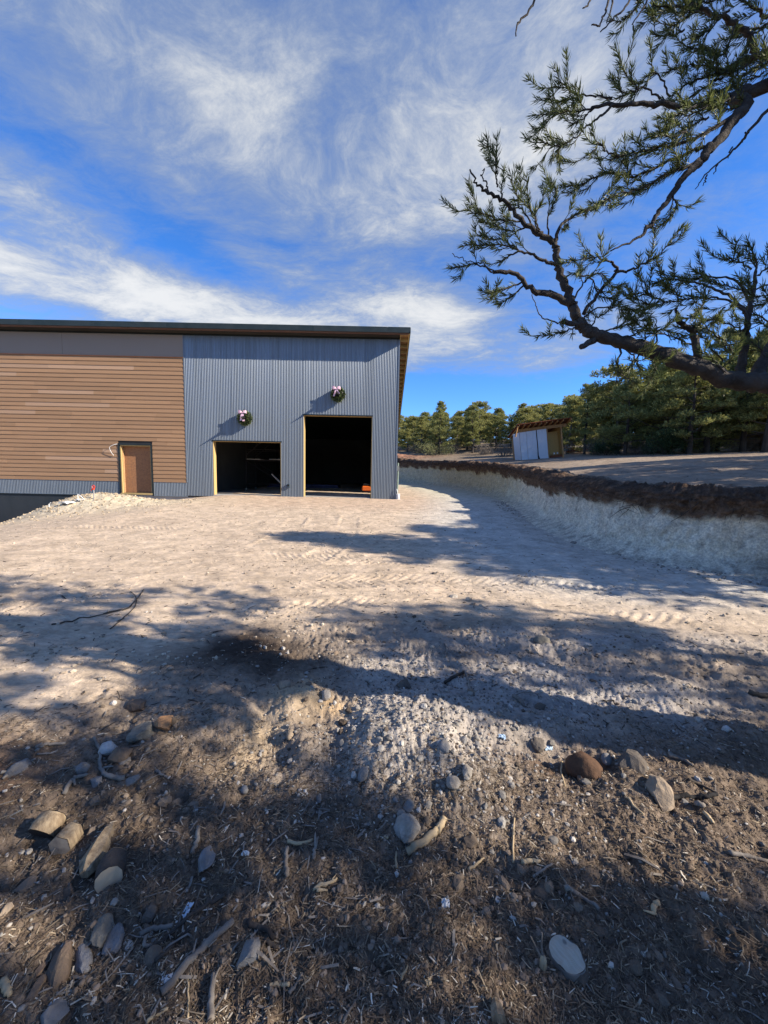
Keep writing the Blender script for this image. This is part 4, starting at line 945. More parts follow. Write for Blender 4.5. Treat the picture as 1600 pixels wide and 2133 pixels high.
for k in range(16):
    ang = math.radians(rr.uniform(3, 46)); d = np.interp(math.degrees(ang), [0, 20, 30, 46], [46, 41, 30, 25])+rr.uniform(0, 9)
    shrub('dry_brush', 800+800*math.tan(ang), d*math.cos(ang), rr.uniform(1.2, 2), rr.uniform(1.0, 1.9), 260+k, m_twig, 'one of the leafless grey thickets filling the dark floor of the wood', True)['group'] = 'leafless thickets on the floor of the wood'
# ------------------------------------------------------------------ the big pine at the right whose boughs reach into the picture
m_limb = material('old_pine_bark', (.075, .063, .054), .95, var=.6, scale=9, tint=(.035, .028, .024), bump=1.0, bscale=26, bdist=.02)
m_needle_near = material('long_pine_needles', (.075, .105, .036), .5, spec=.35, var=.3, scale=2.0, tint=(.05, .075, .028), isl_var=.35, hue_to=(.19, .20, .065), transl=.4)
TX, TY = 3.25, 1.75
pine = thing('pine_tree', 'big near pine at the right border whose dark boughs hang across the sky', 'tree', (TX, TY, gz(TX, TY)-.05))
inv_p = Matrix.Translation((-TX, -TY, -(gz(TX, TY)-.05)))
rng_n = np.random.default_rng(99); rp = random.Random(42)
def w_pts(px, depth0, depth1=None, jit=.0):
    n = len(px); depth1 = depth0 if depth1 is None else depth1
    return [at_depth(a, b, depth0+(depth1-depth0)*(i/(n-1))**1.0+rp.gauss(0, jit)) for i, (a, b) in enumerate(px)]
class Needles:
    def __init__(self): self.V = []; self.n = 0
    def shoot(self, pts, f0=0.0, per_m=620, length=.036, spread=.75):
        """needles all round a shoot, leaning towards its tip"""
        P = np.array([list(p)[:3] for p in pts]); seg = np.linalg.norm(np.diff(P, axis=0), axis=1); L = np.concatenate([[0], np.cumsum(seg)]); tot = L[-1]
        n = int(per_m*tot*(1-f0)); 
        if n < 3: n = 3
        s = tot*(f0+(1-f0)*rng_n.random(n)**.8)
        q = np.stack([np.interp(s, L, P[:, k]) for k in range(3)], 1)
        e = np.minimum(s+.02, tot+.02); q2 = np.stack([np.interp(np.minimum(e, tot), L, P[:, k]) for k in range(3)], 1); q1 = np.stack([np.interp(np.maximum(s-.02, 0), L, P[:, k]) for k in range(3)], 1)
        d = q2-q1; d /= np.linalg.norm(d, axis=1, keepdims=True)+1e-9
        r = rng_n.normal(size=(n, 3)); r -= d*(r*d).sum(1, keepdims=True); r /= np.linalg.norm(r, axis=1, keepdims=True)+1e-9
        ln = length*rng_n.uniform(.7, 1.25, (n, 1)); a = spread*rng_n.uniform(.6, 1.15, (n, 1))
        d1 = d*np.cos(a)+r*np.sin(a); d2 = d1+d*.55; d2 /= np.linalg.norm(d2, axis=1, keepdims=True)
        m = q+d1*ln*.55; t = m+d2*ln*.5
        sd = np.cross(d1, rng_n.normal(size=(n, 3))); sd /= np.linalg.norm(sd, axis=1, keepdims=True)+1e-9; wd = .0016
        self.V.append(np.stack([q-sd*wd*.8, q+sd*wd*.8, m+sd*wd, t, m-sd*wd], 1).reshape(-1, 3)); self.n += n
    def build(self, parent):
        v = np.vstack(self.V); v = v + np.array(inv_p.translation); b = np.arange(self.n)[:, None]*5
        return tag(link('needles', mesh_np('needles', v, [np.hstack([b, b+1, b+2, b+4]), np.hstack([b+4, b+2, b+3])], m_needle_near), parent), kind='stuff')
def rad_world(r, p): return r*0.0+r
class Limb:
    def __init__(self): self.mb = MB(); self.nd = Needles()
    def branch(self, px, r0, r1, d0, d1=None, start=None, jit=.004, seg=7):
        p = w_pts(px, d0, d1); p = ([Vector(start)] if start is not None else []) + p
        dm = (d0+(d1 or d0))/2; c = curve([tuple(q) for q in p], 6, jit); n = len(c)
        R = [max(.0012, (r0+(r1-r0)*(i/(n-1))**.8)*dm/800) for i in range(n)]
        self.mb.tube(c, R, seg, True, .10 if r0 > 5 else .05); return c
    def twig(self, px, d0, d1=None, r0=2.0, r1=.8, f0=.35, kids=3, per_m=520, kl=(.06, .15)):
        """a twig drawn through photograph points; needles from fraction f0 to the tip; side shoots"""
        c = self.branch(px, r0, r1, d0, d1, jit=.003, seg=5)
        if f0 < 1: self.nd.shoot(c, f0, per_m)
        n = len(c); 
        for k in range(int(kids*.9+.5)):
            i = int(n*min(.97, max(.12, f0-.1+(1.05-f0)*(k+rp.random())/max(1, kids)))); i = min(n-2, max(1, i)); b = Vector(c[i]); t = (Vector(c[i+1])-Vector(c[i-1])).normalized()
            sdv = (UP*rp.uniform(-.5, .8)+RX*rp.uniform(-.5, .3)+FW*rp.gauss(0, .7)); sdv = (sdv-t*sdv.dot(t)).normalized()
            dr = (t*rp.uniform(.45, 1.0)+sdv*rp.uniform(.5, .95)).normalized(); L = rp.uniform(*kl)
            e = b+dr*L+Vector((0, 0, .18*L)); m = b+dr*L*.5+Vector((rp.gauss(0, .006), rp.gauss(0, .006), -.01))
            cc = curve([tuple(b), tuple(m), tuple(e)], 3); self.mb.tube(cc, [.0022, .002, .0018, .0016, .0014, .0012, .001][:len(cc)], 4); self.nd.shoot(cc, .18, per_m)
        return c
    def build(self, label=None):
        o = self.mb.build('bough', m_limb, None, True); o.data.transform(inv_p); o.parent = pine
        if label: o['label'] = label
        if self.nd.n: self.nd.build(o)
gzp = gz(TX, TY)
MB().tube(curve([(TX+.03, TY, gzp-.25), (TX, TY, gzp+.1), (TX-.04, TY+.02, 1.7), (TX+.06, TY-.03, 3.4), (TX+.22, TY-.1, 5.2), (TX+.3, TY-.15, 7.0)], 5), [.30-.0105*i for i in range(26)], 12, True, .06).build('trunk', m_limb, None, True)
tr_o = bpy.data.objects['trunk'] if False else [o for o in bpy.data.objects if o.name.startswith('trunk') and o.parent is None][0]
tr_o.data.transform(inv_p); tr_o.parent = pine
# lower bough
B = Limb(); D = 1.95
B.branch([(1660, 812), (1600, 800), (1520, 790), (1455, 765), (1380, 738), (1310, 715), (1250, 700), (1215, 685), (1200, 655), (1187, 622), (1170, 572), (1160, 535), (1156, 505)], 23, 5.5, D, 1.9, start=(TX-.03, TY+.02, 1.72), seg=10)
B.branch([(1158, 506), (1127, 489), (1092, 462), (1049, 419), (1018, 401), (994, 388), (979, 353)], 7, 1.5, 1.9, 1.8)
B.branch([(1018, 401), (1012, 380), (1003, 368), (1010, 350)], 2, .8, 1.85)
B.branch([(1202, 637), (1145, 613), (1110, 607), (1075, 572), (1027, 567)], 8, 3.4, 1.92, 1.84)
T = B.twig
T([(1027, 567), (996, 550), (965, 553), (937, 559)], 1.84, 1.80, f0=.3, kids=2)
T([(1030, 566), (1005, 548), (985, 546), (965, 540), (942, 528)], 1.84, 1.86, f0=1, kids=0, r0=1.5)
T([(1088, 589), (1044, 602), (1016, 613)], 1.88, 1.80, f0=.2, kids=3); T([(1092, 594), (1057, 624), (1038, 635)], 1.88, 1.92, f0=.2, kids=3)
T([(1162, 550), (1140, 545), (1110, 532), (1075, 519), (1031, 510), (961, 513)], 1.9, 1.80, f0=.45, kids=5, r0=4.5); T([(1075, 524), (1058, 534), (1040, 546)], 1.86, 1.9, f0=.2, kids=1)
T([(1080, 520), (1050, 500), (1020, 497), (1005, 490)], 1.86, 1.95, f0=.3, kids=3)
T([(1036, 392), (1034, 360), (1031, 331), (1014, 283)], 1.85, 1.8, f0=.15, kids=4, kl=(.05, .11)); T([(1045, 412), (1046, 385), (1050, 350)], 1.86, 1.9, f0=.2, kids=1)
T([(1092, 462), (1044, 458), (1009, 445), (972, 436)], 1.87, 1.78, f0=.25, kids=5); T([(1106, 467), (1075, 480), (1031, 471), (1005, 458)], 1.87, 1.93, f0=.3, kids=5)
T([(1123, 480), (1110, 445), (1088, 419), (1070, 414)], 1.88, 1.82, f0=.3, kids=4); T([(1145, 497), (1140, 462), (1158, 410), (1154, 382)], 1.89, 1.98, f0=.35, kids=4)
T([(1110, 475), (1090, 440), (1065, 425), (1048, 432)], 1.88, 1.96, f0=.3, kids=3); T([(1130, 490), (1115, 470), (1118, 440), (1130, 425)], 1.88, 1.8, f0=.4, kids=2)
T([(1158, 502), (1167, 471), (1197, 449), (1232, 436), (1267, 414), (1337, 397)], 1.9, 2.0, f0=.25, kids=8, r0=4)
T([(1215, 655), (1250, 607), (1280, 572), (1285, 559), (1272, 545)], 1.92, 1.85, f0=1, kids=0, r0=4, r1=2.5); T([(1275, 546), (1240, 537), (1206, 541), (1171, 548)], 1.86, 1.8, f0=.05, kids=7)
T([(1285, 567), (1320, 559), (1350, 545), (1381, 524), (1425, 471)], 1.86, 1.8, f0=.3, kids=6, r0=3); T([(1197, 572), (1232, 580), (1250, 615), (1294, 628)], 1.9, 1.98, f0=.4, kids=4)
T([(1195, 625), (1220, 585), (1250, 570), (1270, 590)], 1.91, 1.85, f0=.35, kids=4); T([(1215, 660), (1250, 640), (1300, 640), (1345, 655)], 1.93, 1.85, f0=.45, kids=6)
B.branch([(1226, 688), (1202, 677), (1171, 672)], 7, 5, 1.92, 1.9); T([(1175, 673), (1150, 669), (1127, 659), (1116, 640), (1110, 611)], 1.9, 1.86, f0=1, kids=0, r0=1.8, r1=.8)
T([(1202, 681), (1171, 692), (1119, 703)], 1.91, 1.86, f0=.15, kids=4, kl=(.05, .1)); B.branch([(1240, 705), (1228, 714), (1211, 722)], 7, 5.5, 1.93, 1.88)
T([(1294, 722), (1287, 760), (1285, 799)], 1.94, 1.9, f0=1, kids=0, r0=2.5, r1=1); T([(1287, 772), (1310, 790), (1330, 800)], 1.9, 1.94, f0=.5, kids=2, r0=1.3)
for a in ([(1302, 728), (1325, 748), (1337, 781)], [(1330, 738), (1318, 760), (1300, 775)], [(1345, 745), (1365, 760), (1360, 790)]): T(a, 1.94, 1.88+rp.uniform(-.1, .1), f0=.2, kids=4)
T([(1250, 692), (1285, 682), (1320, 672), (1359, 660)], 1.94, 1.88, f0=.2, kids=6); T([(1232, 682), (1240, 665), (1262, 650)], 1.93, 1.98, f0=.3, kids=3)
T([(1300, 705), (1340, 690), (1390, 690), (1430, 700)], 1.95, 1.9, f0=.2, kids=7); T([(1368, 730), (1368, 700), (1366, 664)], 1.95, 1.9, f0=1, kids=0, r0=2.5); T([(1345, 720), (1346, 695), (1352, 668)], 1.95, 1.9, f0=1, kids=0, r0=2)
B.branch([(1455, 755), (1447, 699), (1425, 677), (1412, 668), (1410, 642)], 9, 2.5, 1.96, 1.9)
T([(1447, 720), (1400, 700), (1350, 690), (1310, 660)], 1.95, 1.88, f0=.5, kids=6)
# upright side bough near the border with fine arching twigs
B.branch([(1540, 790), (1547, 745), (1556, 690), (1565, 630), (1574, 565)], 10, 3, 1.96, 2.0); B.branch([(1575, 790), (1586, 760), (1610, 715)], 14, 10, 1.97, 2.05)
T([(1556, 703), (1552, 655), (1530, 633), (1482, 620), (1425, 624), (1359, 637)], 1.97, 1.9, f0=.5, kids=7, r0=4); T([(1552, 651), (1525, 620), (1490, 602), (1447, 589), (1394, 581), (1360, 590)], 1.98, 1.9, f0=.6, kids=6, r0=4)
T([(1560, 624), (1534, 585), (1482, 576), (1425, 581), (1372, 566)], 1.98, 2.02, f0=.45, kids=7, r0=3); T([(1569, 594), (1574, 541), (1556, 497)], 2.0, 1.95, f0=.3, kids=6, r0=3)
T([(1612, 590), (1556, 607), (1512, 594), (1470, 585)], 2.02, 1.95, f0=.3, kids=6); T([(1580, 575), (1600, 555), (1615, 545)], 2.0, 2.0, f0=.2, kids=3); T([(1565, 560), (1535, 545), (1508, 540)], 2.0, 1.95, f0=.3, kids=4)
T([(1359, 637), (1335, 628), (1310, 612)], 1.9, 1.85, f0=.1, kids=4); T([(1385, 630), (1350, 615), (1320, 612)], 1.9, 1.95, f0=.1, kids=5); T([(1420, 620), (1400, 605), (1385, 600)], 1.92, 1.9, f0=.1, kids=3)
T([(1470, 618), (1455, 650), (1430, 665)], 1.94, 1.9, f0=.3, kids=5); T([(1510, 640), (1490, 660), (1475, 690)], 1.95, 1.9, f0=.3, kids=4); T([(1550, 690), (1530, 680), (1490, 665), (1460, 668)], 1.96, 1.9, f0=.3, kids=5)
for k in range(8):                                            # dense dark foliage where the bough leaves the picture
    x = rp.uniform(1430, 1640); y = rp.uniform(700, 775); T([(x+25, y+25), (x, y), (x-rp.uniform(10, 45), y-rp.uniform(-12, 28))], 1.97+rp.uniform(-.12, .15), f0=.15, kids=3, r0=1.8)
for k in range(4):
    x = rp.uniform(1560, 1640); y = rp.uniform(560, 700); T([(x+25, y+15), (x, y), (x-rp.uniform(10, 40), y-rp.uniform(-10, 25))], 2.02+rp.uniform(-.12, .12), f0=.15, kids=3, r0=1.8)
B.build('lower bough, long and bent, reaching left over the clearing')
# upper bough
B = Limb(); T = B.twig
B.branch([(1600, 176), (1555, 217), (1514, 270), (1476, 315), (1454, 341), (1424, 371), (1397, 409), (1375, 439), (1345, 480), (1320, 502), (1272, 523)], 14.5, 1.3, 1.9, 1.8, start=(TX+.08, TY-.04, 3.75), seg=9)
T([(1360, 462), (1362, 480), (1366, 497)], 1.82, 1.85, f0=1, kids=0, r0=2); T([(1400, 405), (1410, 425), (1400, 450), (1380, 468)], 1.83, 1.9, f0=.1, kids=5)
T([(1620, 205), (1562, 270), (1540, 300), (1510, 330), (1469, 364), (1448, 394)], 1.95, 1.9, f0=1, kids=0, r0=4)
for k in (0.3, .5, .7, .85): T([(1600-150*k, 225+165*k), (1600-150*k-8, 225+165*k+22)], 1.93, 1.93, f0=1, kids=0, r0=1.6)
T([(1454, 334), (1412, 356), (1375, 371), (1330, 394), (1285, 405), (1240, 431), (1202, 439)], 1.86, 1.78, f0=.05, kids=16, r0=4); T([(1476, 300), (1431, 319), (1375, 345), (1319, 367), (1262, 360), (1210, 382), (1165, 390)], 1.87, 1.95, f0=.15, kids=16, r0=4)
T([(1532, 240), (1469, 277), (1412, 300), (1356, 311), (1300, 322), (1270, 334)], 1.88, 1.8, f0=.1, kids=13, r0=5); T([(1290, 326), (1265, 315), (1250, 300), (1229, 322)], 1.8, 1.8, f0=.3, kids=4)
B.branch([(1562, 180), (1506, 206), (1431, 221), (1375, 217), (1330, 217), (1277, 217), (1232, 225)], 7.5, 3, 1.95, 1.85)
T([(1232, 225), (1180, 232), (1112, 240)], 1.85, 1.8, f0=.1, kids=8); T([(1277, 217), (1255, 240), (1225, 262), (1195, 289), (1165, 304)], 1.86, 1.82, f0=.75, kids=4, r0=3.2)
T([(1165, 304), (1145, 300), (1120, 288)], 1.82, 1.78, f0=.0, kids=4); T([(1168, 302), (1163, 318), (1167, 336)], 1.82, 1.86, f0=.0, kids=3, kl=(.04, .07))
T([(1274, 204), (1240, 199), (1206, 197), (1180, 185), (1157, 178)], 1.86, 1.8, f0=.6, kids=5); T([(1206, 199), (1176, 210), (1139, 206)], 1.83, 1.88, f0=.2, kids=6); T([(1240, 222), (1215, 245), (1190, 262)], 1.84, 1.9, f0=.3, kids=4)
T([(1375, 205), (1345, 184), (1322, 180), (1304, 150), (1289, 131)], 1.9, 1.85, f0=.35, kids=6); T([(1330, 186), (1305, 195), (1290, 205)], 1.87, 1.9, f0=.1, kids=4)
T([(1394, 202), (1375, 161), (1360, 150), (1349, 158)], 1.9, 1.86, f0=.5, kids=4); T([(1517, 146), (1457, 137), (1412, 141), (1380, 154)], 1.95, 1.88, f0=.2, kids=7)
T([(1600, 112), (1544, 124), (1517, 146), (1480, 157), (1431, 176), (1394, 202)], 1.98, 1.9, f0=.2, kids=12, r0=5); T([(1600, 120), (1560, 150), (1520, 180), (1470, 200)], 2.0, 1.95, f0=.1, kids=10, r0=4)
for k in range(15):                                            # thick middle of the bough
    t = rp.random(); x = 1600-330*t+rp.uniform(-15, 15); y = 190+150*t+rp.uniform(-60, 15)-25*(1-t); T([(x+40, y-15), (x+10, y), (x-rp.uniform(10, 50), y+rp.uniform(-5, 25))], 1.92+rp.uniform(-.15, .15), f0=.1, kids=3, r0=2.2)
B.build('upper bough, thickly needled, hanging from the right border')
# topmost bough with bare tips above the picture
B = Limb(); T = B.twig
B.branch([(1620, 95), (1577, 109), (1559, 75), (1532, 49), (1499, 34), (1465, 19), (1424, 15)], 8, 3, 2.0, 1.9, start=(TX+.15, TY-.06, 4.3))
T([(1440, 16), (1400, 14), (1358, 12)], 1.9, 1.85, f0=.1, kids=7); T([(1465, 19), (1431, 37), (1382, 64)], 1.92, 1.86, f0=.1, kids=9); T([(1532, 49), (1517, 97), (1502, 112), (1450, 101), (1420, 105)], 1.95, 1.9, f0=.35, kids=9)
T([(1600, 37), (1562, 11), (1530, -8)], 2.0, 1.95, f0=.2, kids=6, r0=4); T([(1560, 75), (1590, 60), (1615, 50)], 2, 2.05, f0=.1, kids=4); T([(1499, 34), (1480, 60), (1450, 78)], 1.93, 1.9, f0=.1, kids=6)
B.branch([(1700, -60), (1560, -55), (1420, -60), (1300, -75), (1180, -70), (1105, -60)], 10, 3, 1.98, 1.8, start=(TX+.2, TY-.08, 5.0))
for px, f in [([(1320, -72), (1311, 0), (1281, 37), (1251, 66)], 1), ([(1275, -70), (1268, 0), (1259, 30), (1247, 52), (1232, 52)], 1), ([(1279, -60), (1276, 5), (1264, 47)], 1), ([(1365, -65), (1349, 0), (1317, 51)], 1), ([(1125, -62), (1114, 0), (1086, 41), (1077, 52), (1075, 75)], 1), ([(1245, -72), (1231, 0), (1214, 17)], 1), ([(1350, -65), (1330, 8), (1300, 41)], .45)]:
    T(px, 1.88, 1.85, f0=f, kids=0 if f == 1 else 4, r0=3, r1=1.2)
for k in range(9):
    x = rp.uniform(1380, 1640); y = rp.uniform(-30, 80)+max(0, (x-1500)*.25); T([(x+35, y-12), (x+8, y), (x-rp.uniform(15, 50), y+rp.uniform(-10, 22))], 1.95+rp.uniform(-.12, .15), f0=.1, kids=3, r0=2.2)
B.build('topmost bough, its bare tips hanging in from the upper edge')
# the rest of its crown, to the right of the picture
for (cx, cy, cz, sx, sz, rz, kk) in [(4.45, 1.0, 1.8, .72, .95, .4, NK), (5.3, 1.6, 2.4, .7, .85, 4.1, NK)]:
    o = link('crown', KINDS[kk][1], pine); o.location = Vector((cx-TX, cy-TY, cz-gzp)); o.rotation_euler = (0, 0, rz); o.scale = (sx, sx, sz)
    MB().tube([(0, 0, 3.3), ((cx-TX)*.6, (cy-TY)*.6, cz-gzp+1.0), (cx-TX, cy-TY, cz-gzp+2.5)], [.09, .06, .02], 6).build('bough', m_limb, pine)
# ------------------------------------------------------------------ stones, wood and litter on the ground
def stone_mat(name, c, t=None, rough=.9): return material(name, c, rough, spec=.2, var=.5, scale=16, tint=t or (c[0]*.45+.075, c[1]*.45+.058, c[2]*.45+.042), bump=.9, bscale=45, bdist=.008)
SM = {'pale': stone_mat('pale_stone', (.34, .31, .27)), 'tan': stone_mat('tan_stone', (.33, .255, .18)), 'grey': stone_mat('grey_stone', (.20, .195, .19)), 'blue': stone_mat('blue_grey_stone', (.20, .20, .205)),
      'brown': stone_mat('brown_stone', (.15, .105, .075)), 'orange': stone_mat('orange_brown_stone', (.30, .16, .075)), 'dark': stone_mat('dark_stone', (.10, .088, .078)), 'white': stone_mat('whitish_stone', (.46, .46, .45)),
      'clod': stone_mat('brown_clod', (.105, .058, .034), (.06, .036, .024)), 'lichen': stone_mat('mottled_stone', (.21, .185, .145), (.10, .095, .085))}
def rock_mesh(seed, sx, sy, sz, cuts=9, sub=3, rough=.22):
    bm = bmesh.new(); bmesh.ops.create_icosphere(bm, subdivisions=sub, radius=1.0); r = np.random.default_rng(seed)
    co = np.array([v.co for v in bm.verts])
    for _ in range(cuts):                                        # broken facets
        n = r.normal(size=3); n /= np.linalg.norm(n); dcut = r.uniform(.50, .86); q = co@n; co = co-np.outer(np.maximum(q-dcut, 0)*(.97 if cuts > 5 else .75), n)
    o = r.uniform(0, 50, 3)
    k = 1+rough*(fbm(co[:, 0]*1.7+o[0]+co[:, 2], co[:, 1]*1.7+o[1]-co[:, 2]*.7, 4, 3))+rough*.35*fbm(co[:, 0]*6+o[2]+co[:, 2]*3, co[:, 1]*6+co[:, 2]*4, 3, 5)
    co = co*k[:, None]*np.array([sx, sy, sz])
    for v, c in zip(bm.verts, co): v.co = c
    me = bpy.data.meshes.new('stone'); bm.to_mesh(me); bm.free()
    me.polygons.foreach_set('use_smooth', [cuts < 5]*len(me.polygons)); 
    return me
def rock(px, py, wpx, hpx, mat, label, tilt=0, sink=.42, cuts=9, name='stone', flat=.85, group=None, cat=None):
    """a stone that looks wpx by hpx in the photograph, lying where that pixel meets the ground"""
    g = on_ground(px, py+hpx*.18); d = g.dot(FW)-CAM_H*FW.z; dist = (g-Vector((0, 0, CAM_H))).dot(FW); s = dist/800
    view = (Vector((0, 0, CAM_H))-g).normalized(); up_frac = view.z                 # how steeply we look down on it
    wpx, hpx = wpx*.92, hpx*.92; sx = wpx*s/2; vis = hpx*s/2; sy = min(vis/max(.35, up_frac), sx*1.9) if up_frac > .45 else sx*.8; sz = min(sx, sy)*flat
    if up_frac <= .45: sz = max(vis*.9, sx*.45)
    seed = int(px*7+py*13) % 100000
    me = rock_mesh(seed, sx, sy, sz, cuts, 3 if wpx > 22 else 2); me.materials.append(SM[mat] if isinstance(mat, str) else mat)
    az = math.atan2(g.x, g.y)
    o = link(name, me, None, g+Vector((0, 0, sz*(1-2*sink))), (random.Random(seed).uniform(-.15, .15), random.Random(seed+1).uniform(-.15, .15), -az+math.radians(tilt)))
    return tag(o, label, cat or name.replace('_', ' '), group)
ROCKS = [
 (853, 1719, 68, 50, 'pale', 'pale grey rounded stone beside the curved peeled stick', 0, 5), (1367, 1640, 60, 52, 'tan', 'tan angular stone lying at the left end of the charred black stick', 20, 10),
 (1130, 1333, 40, 30, 'lichen', 'round mottled boulder on the scraped yard right of the middle', 0, 4), (174, 1985, 38, 74, 'blue', 'tall oval blue-grey stone, middle one of the row at lower left', 8, 5),
 (234, 1959, 42, 54, 'blue', 'dark blue-grey stone at the right end of the row at lower left', -25, 7), (213, 1934, 44, 50, 'lichen', 'brownish mottled stone behind the row of blue-grey stones at lower left', -20, 6),
 (125, 2000, 60, 84, 'brown', 'large brown stone at the left end of the row at lower left', -30, 9), (522, 1978, 58, 62, 'grey', 'grey pointed stone beside a dark stick at lower left of centre', -35, 10),
 (430, 1785, 40, 48, 'blue', 'blue-grey wedge of stone among pale chips left of centre', -30, 11), (297, 1528, 60, 32, 'lichen', 'long mottled stone next to the orange-brown one in the wheel rut', -12, 6),
 (344, 1505, 42, 26, 'orange', 'orange-brown block of stone at the wheel rut', -25, 10), (229, 1556, 42, 30, 'white', 'bluish white broken stone at the left of the wheel rut', 0, 12),
 (246, 1573, 54, 30, 'brown', 'brown wedge-shaped stone in front of the bluish white one', -15, 10), (259, 1584, 26, 18, 'grey', 'small purplish grey stone at the right tip of the brown wedge stone', 0, 7),
 (200, 1626, 28, 22, 'grey', 'small grey faceted stone beside the bent root', 0, 10), (172, 1601, 32, 24, 'grey', 'flat grey stone left of the bent root', -20, 9), (277, 1625, 30, 17, 'grey', 'low grey stone right of the bent root', 0, 6),
 (112, 2120, 70, 46, 'grey', 'half buried flat grey stone at the lower left edge of the picture', 0, 8), (1315, 1588, 60, 42, 'dark', 'dark lumpy stone behind the tan angular stone', 0, 6), (1263, 1578, 22, 24, 'blue', 'small smooth blue-grey stone between the brown clod and the dark lumpy stone', 0, 4),
 (1456, 1499, 22, 22, 'pale', 'pale pointed stone in the grey gravel at right, left of the white-faced one', 0, 9), (1517, 1518, 24, 22, 'white', 'white-faced stone in the grey gravel near the right border', 0, 10),
 (845, 1429, 36, 18, 'dark', 'dark flat stone on the pale dusty patch above the heap', 0, 9), (1030, 1390, 30, 15, 'grey', 'grey stone at the edge of a small hollow right of the forked stick', 0, 8),
 (592, 1427, 28, 18, 'tan', 'tan stone on dark soil, leftmost of the two below the black patch', -20, 8), (678, 1444, 28, 18, 'pale', 'pale stone on dark soil, rightmost of the two below the black patch', 0, 8),
 (758, 1606, 24, 40, 'grey', 'upright grey stone at the left edge of the pale heap', -20, 8), (925, 1553, 26, 22, 'blue', 'rounded blue-grey stone on the upper right of the pale heap', 0, 4), (964, 1543, 24, 17, 'blue', 'angular blue-grey stone just right of the rounded one above the heap', 0, 10),
 (994, 1548, 16, 20, 'grey', 'small upright grey stone right of the pair above the heap', 0, 8), (974, 1602, 26, 38, 'pale', 'dusty pale stone standing on the right flank of the pale heap', 0, 7), (943, 1631, 36, 24, 'pale', 'smooth pale stone low on the right flank of the pale heap', 0, 4),
 (852, 1677, 28, 24, 'grey', 'grey stone at the front foot of the pale heap', 0, 9), (826, 1664, 18, 18, 'grey', 'small dusty stone left of the grey one at the foot of the heap', 0, 7), (746, 1667, 22, 20, 'brown', 'brown stone at the left front foot of the pale heap', 0, 7), (605, 1528, 20, 20, 'tan', 'tan ball-shaped stone in the reddish hollow', 0, 3),
 (662, 1512, 13, 11, 'pale', 'small pale pebble above the reddish hollow', 0, 4), (664, 1662, 14, 18, 'grey', 'small smooth grey stone in the chips left of the heap', 0, 4), (510, 1643, 18, 16, 'grey', 'small round grey stone at the shaded end of the sandy strip', 0, 3),
 (146, 1853, 26, 30, 'brown', 'brown-grey stone left of the sawn log with the pale end', 0, 9), (311, 1898, 32, 34, 'dark', 'dark wedge of stone above the scattered twigs at lower left', -30, 10), (14, 1894, 24, 22, 'tan', 'small tan stone at the left border', -30, 7),
 (82, 2012, 26, 70, 'brown', 'long narrow brown stone left of the large brown one', -25, 9), (72, 2062, 34, 56, 'brown', 'brown stone slab below the large brown one near the left border', -30, 9), (268, 1968, 18, 16, 'pale', 'small pale wedge stone right of the row at lower left', 20, 9),
 (1597, 1214, 24, 34, 'grey', 'smooth grey boulder at the right border at the foot of the cut', 0, 3), (1227, 1342, 18, 10, 'white', 'white stone right of the round mottled boulder', 0, 8), (1131, 1384, 16, 10, 'white', 'small white stone on dark soil below the round mottled boulder', 0, 8),
 (943, 1241, 26, 14, 'pale', 'larger of the pale lumps in the crumbly patch above the yard edge', 0, 8), (975, 1247, 18, 11, 'pale', 'right-hand pale lump in the crumbly patch above the yard edge', 0, 7), (905, 1194, 14, 9, 'dark', 'lone dark stone on the smooth yard in front of the road', 0, 7),
 (1195, 1130, 16, 10, 'grey', 'grey stone at the foot of the white cut face', 0, 8), (1408, 1192, 14, 12, 'white', 'white lump at the foot of the cut near its end', 0, 8), (133, 1812, 10, 12, 'blue', 'small blue-grey stone between the two sawn wood blocks', 0, 7), (36, 1600, 60, 22, 'grey', 'flat grey stone at the left border below the wheel rut', -25, 7),
 (1118, 1548, 32, 24, 'dark', 'dark earthy stone just left of the light blue scrap at right', 0, 5), (1128, 1470, 22, 18, 'dark', 'dark flat stone beside a short grey stick in the gravel', -30, 8), (285, 1470, 50, 20, 'brown', 'dusty brown stone half sunk in the wall of the wheel rut', -20, 6)]
for (px, py, wp, hp, mt, lab, tl, cu) in ROCKS: rock(px, py, wp, hp, mt, lab, tl, cuts=cu)
rock(1218, 1604, 80, 44, 'clod', 'reddish brown clod of matted roots left of the dark lumpy stone', 0, .35, 3, 'earth_clod', .8)

# sawn wood, stump and sticks
m_cut = material('sawn_wood_face', (.30, .25, .18), .85, var=.4, scale=5, tint=(.40, .33, .24), stretch=(8, 1, 1), bump=.2, bscale=40, bdist=.003)
m_char = material('charred_wood', (.022, .020, .020), .9, var=.5, scale=12, tint=(.012, .011, .011), bump=.8, bscale=40)
m_stick_pale = material('peeled_stick', (.46, .35, .21), .8, var=.4, scale=10, tint=(.30, .22, .13), bump=.4, bscale=40, bdist=.004)
m_stick_grey = material('grey_stick', (.24, .21, .175), .9, var=.5, scale=12, tint=(.12, .10, .085), bump=.6, bscale=40, bdist=.004)
m_stick_dark = material('dark_stick', (.075, .060, .047), .9, var=.5, scale=12, tint=(.035, .028, .024), bump=.6, bscale=40, bdist=.004)
m_grain = material('weathered_split_wood', (.34, .26, .165), .85, var=.55, scale=6, tint=(.17, .12, .075), stretch=(9, 9, 1), bump=.9, bscale=14, bdist=.006)
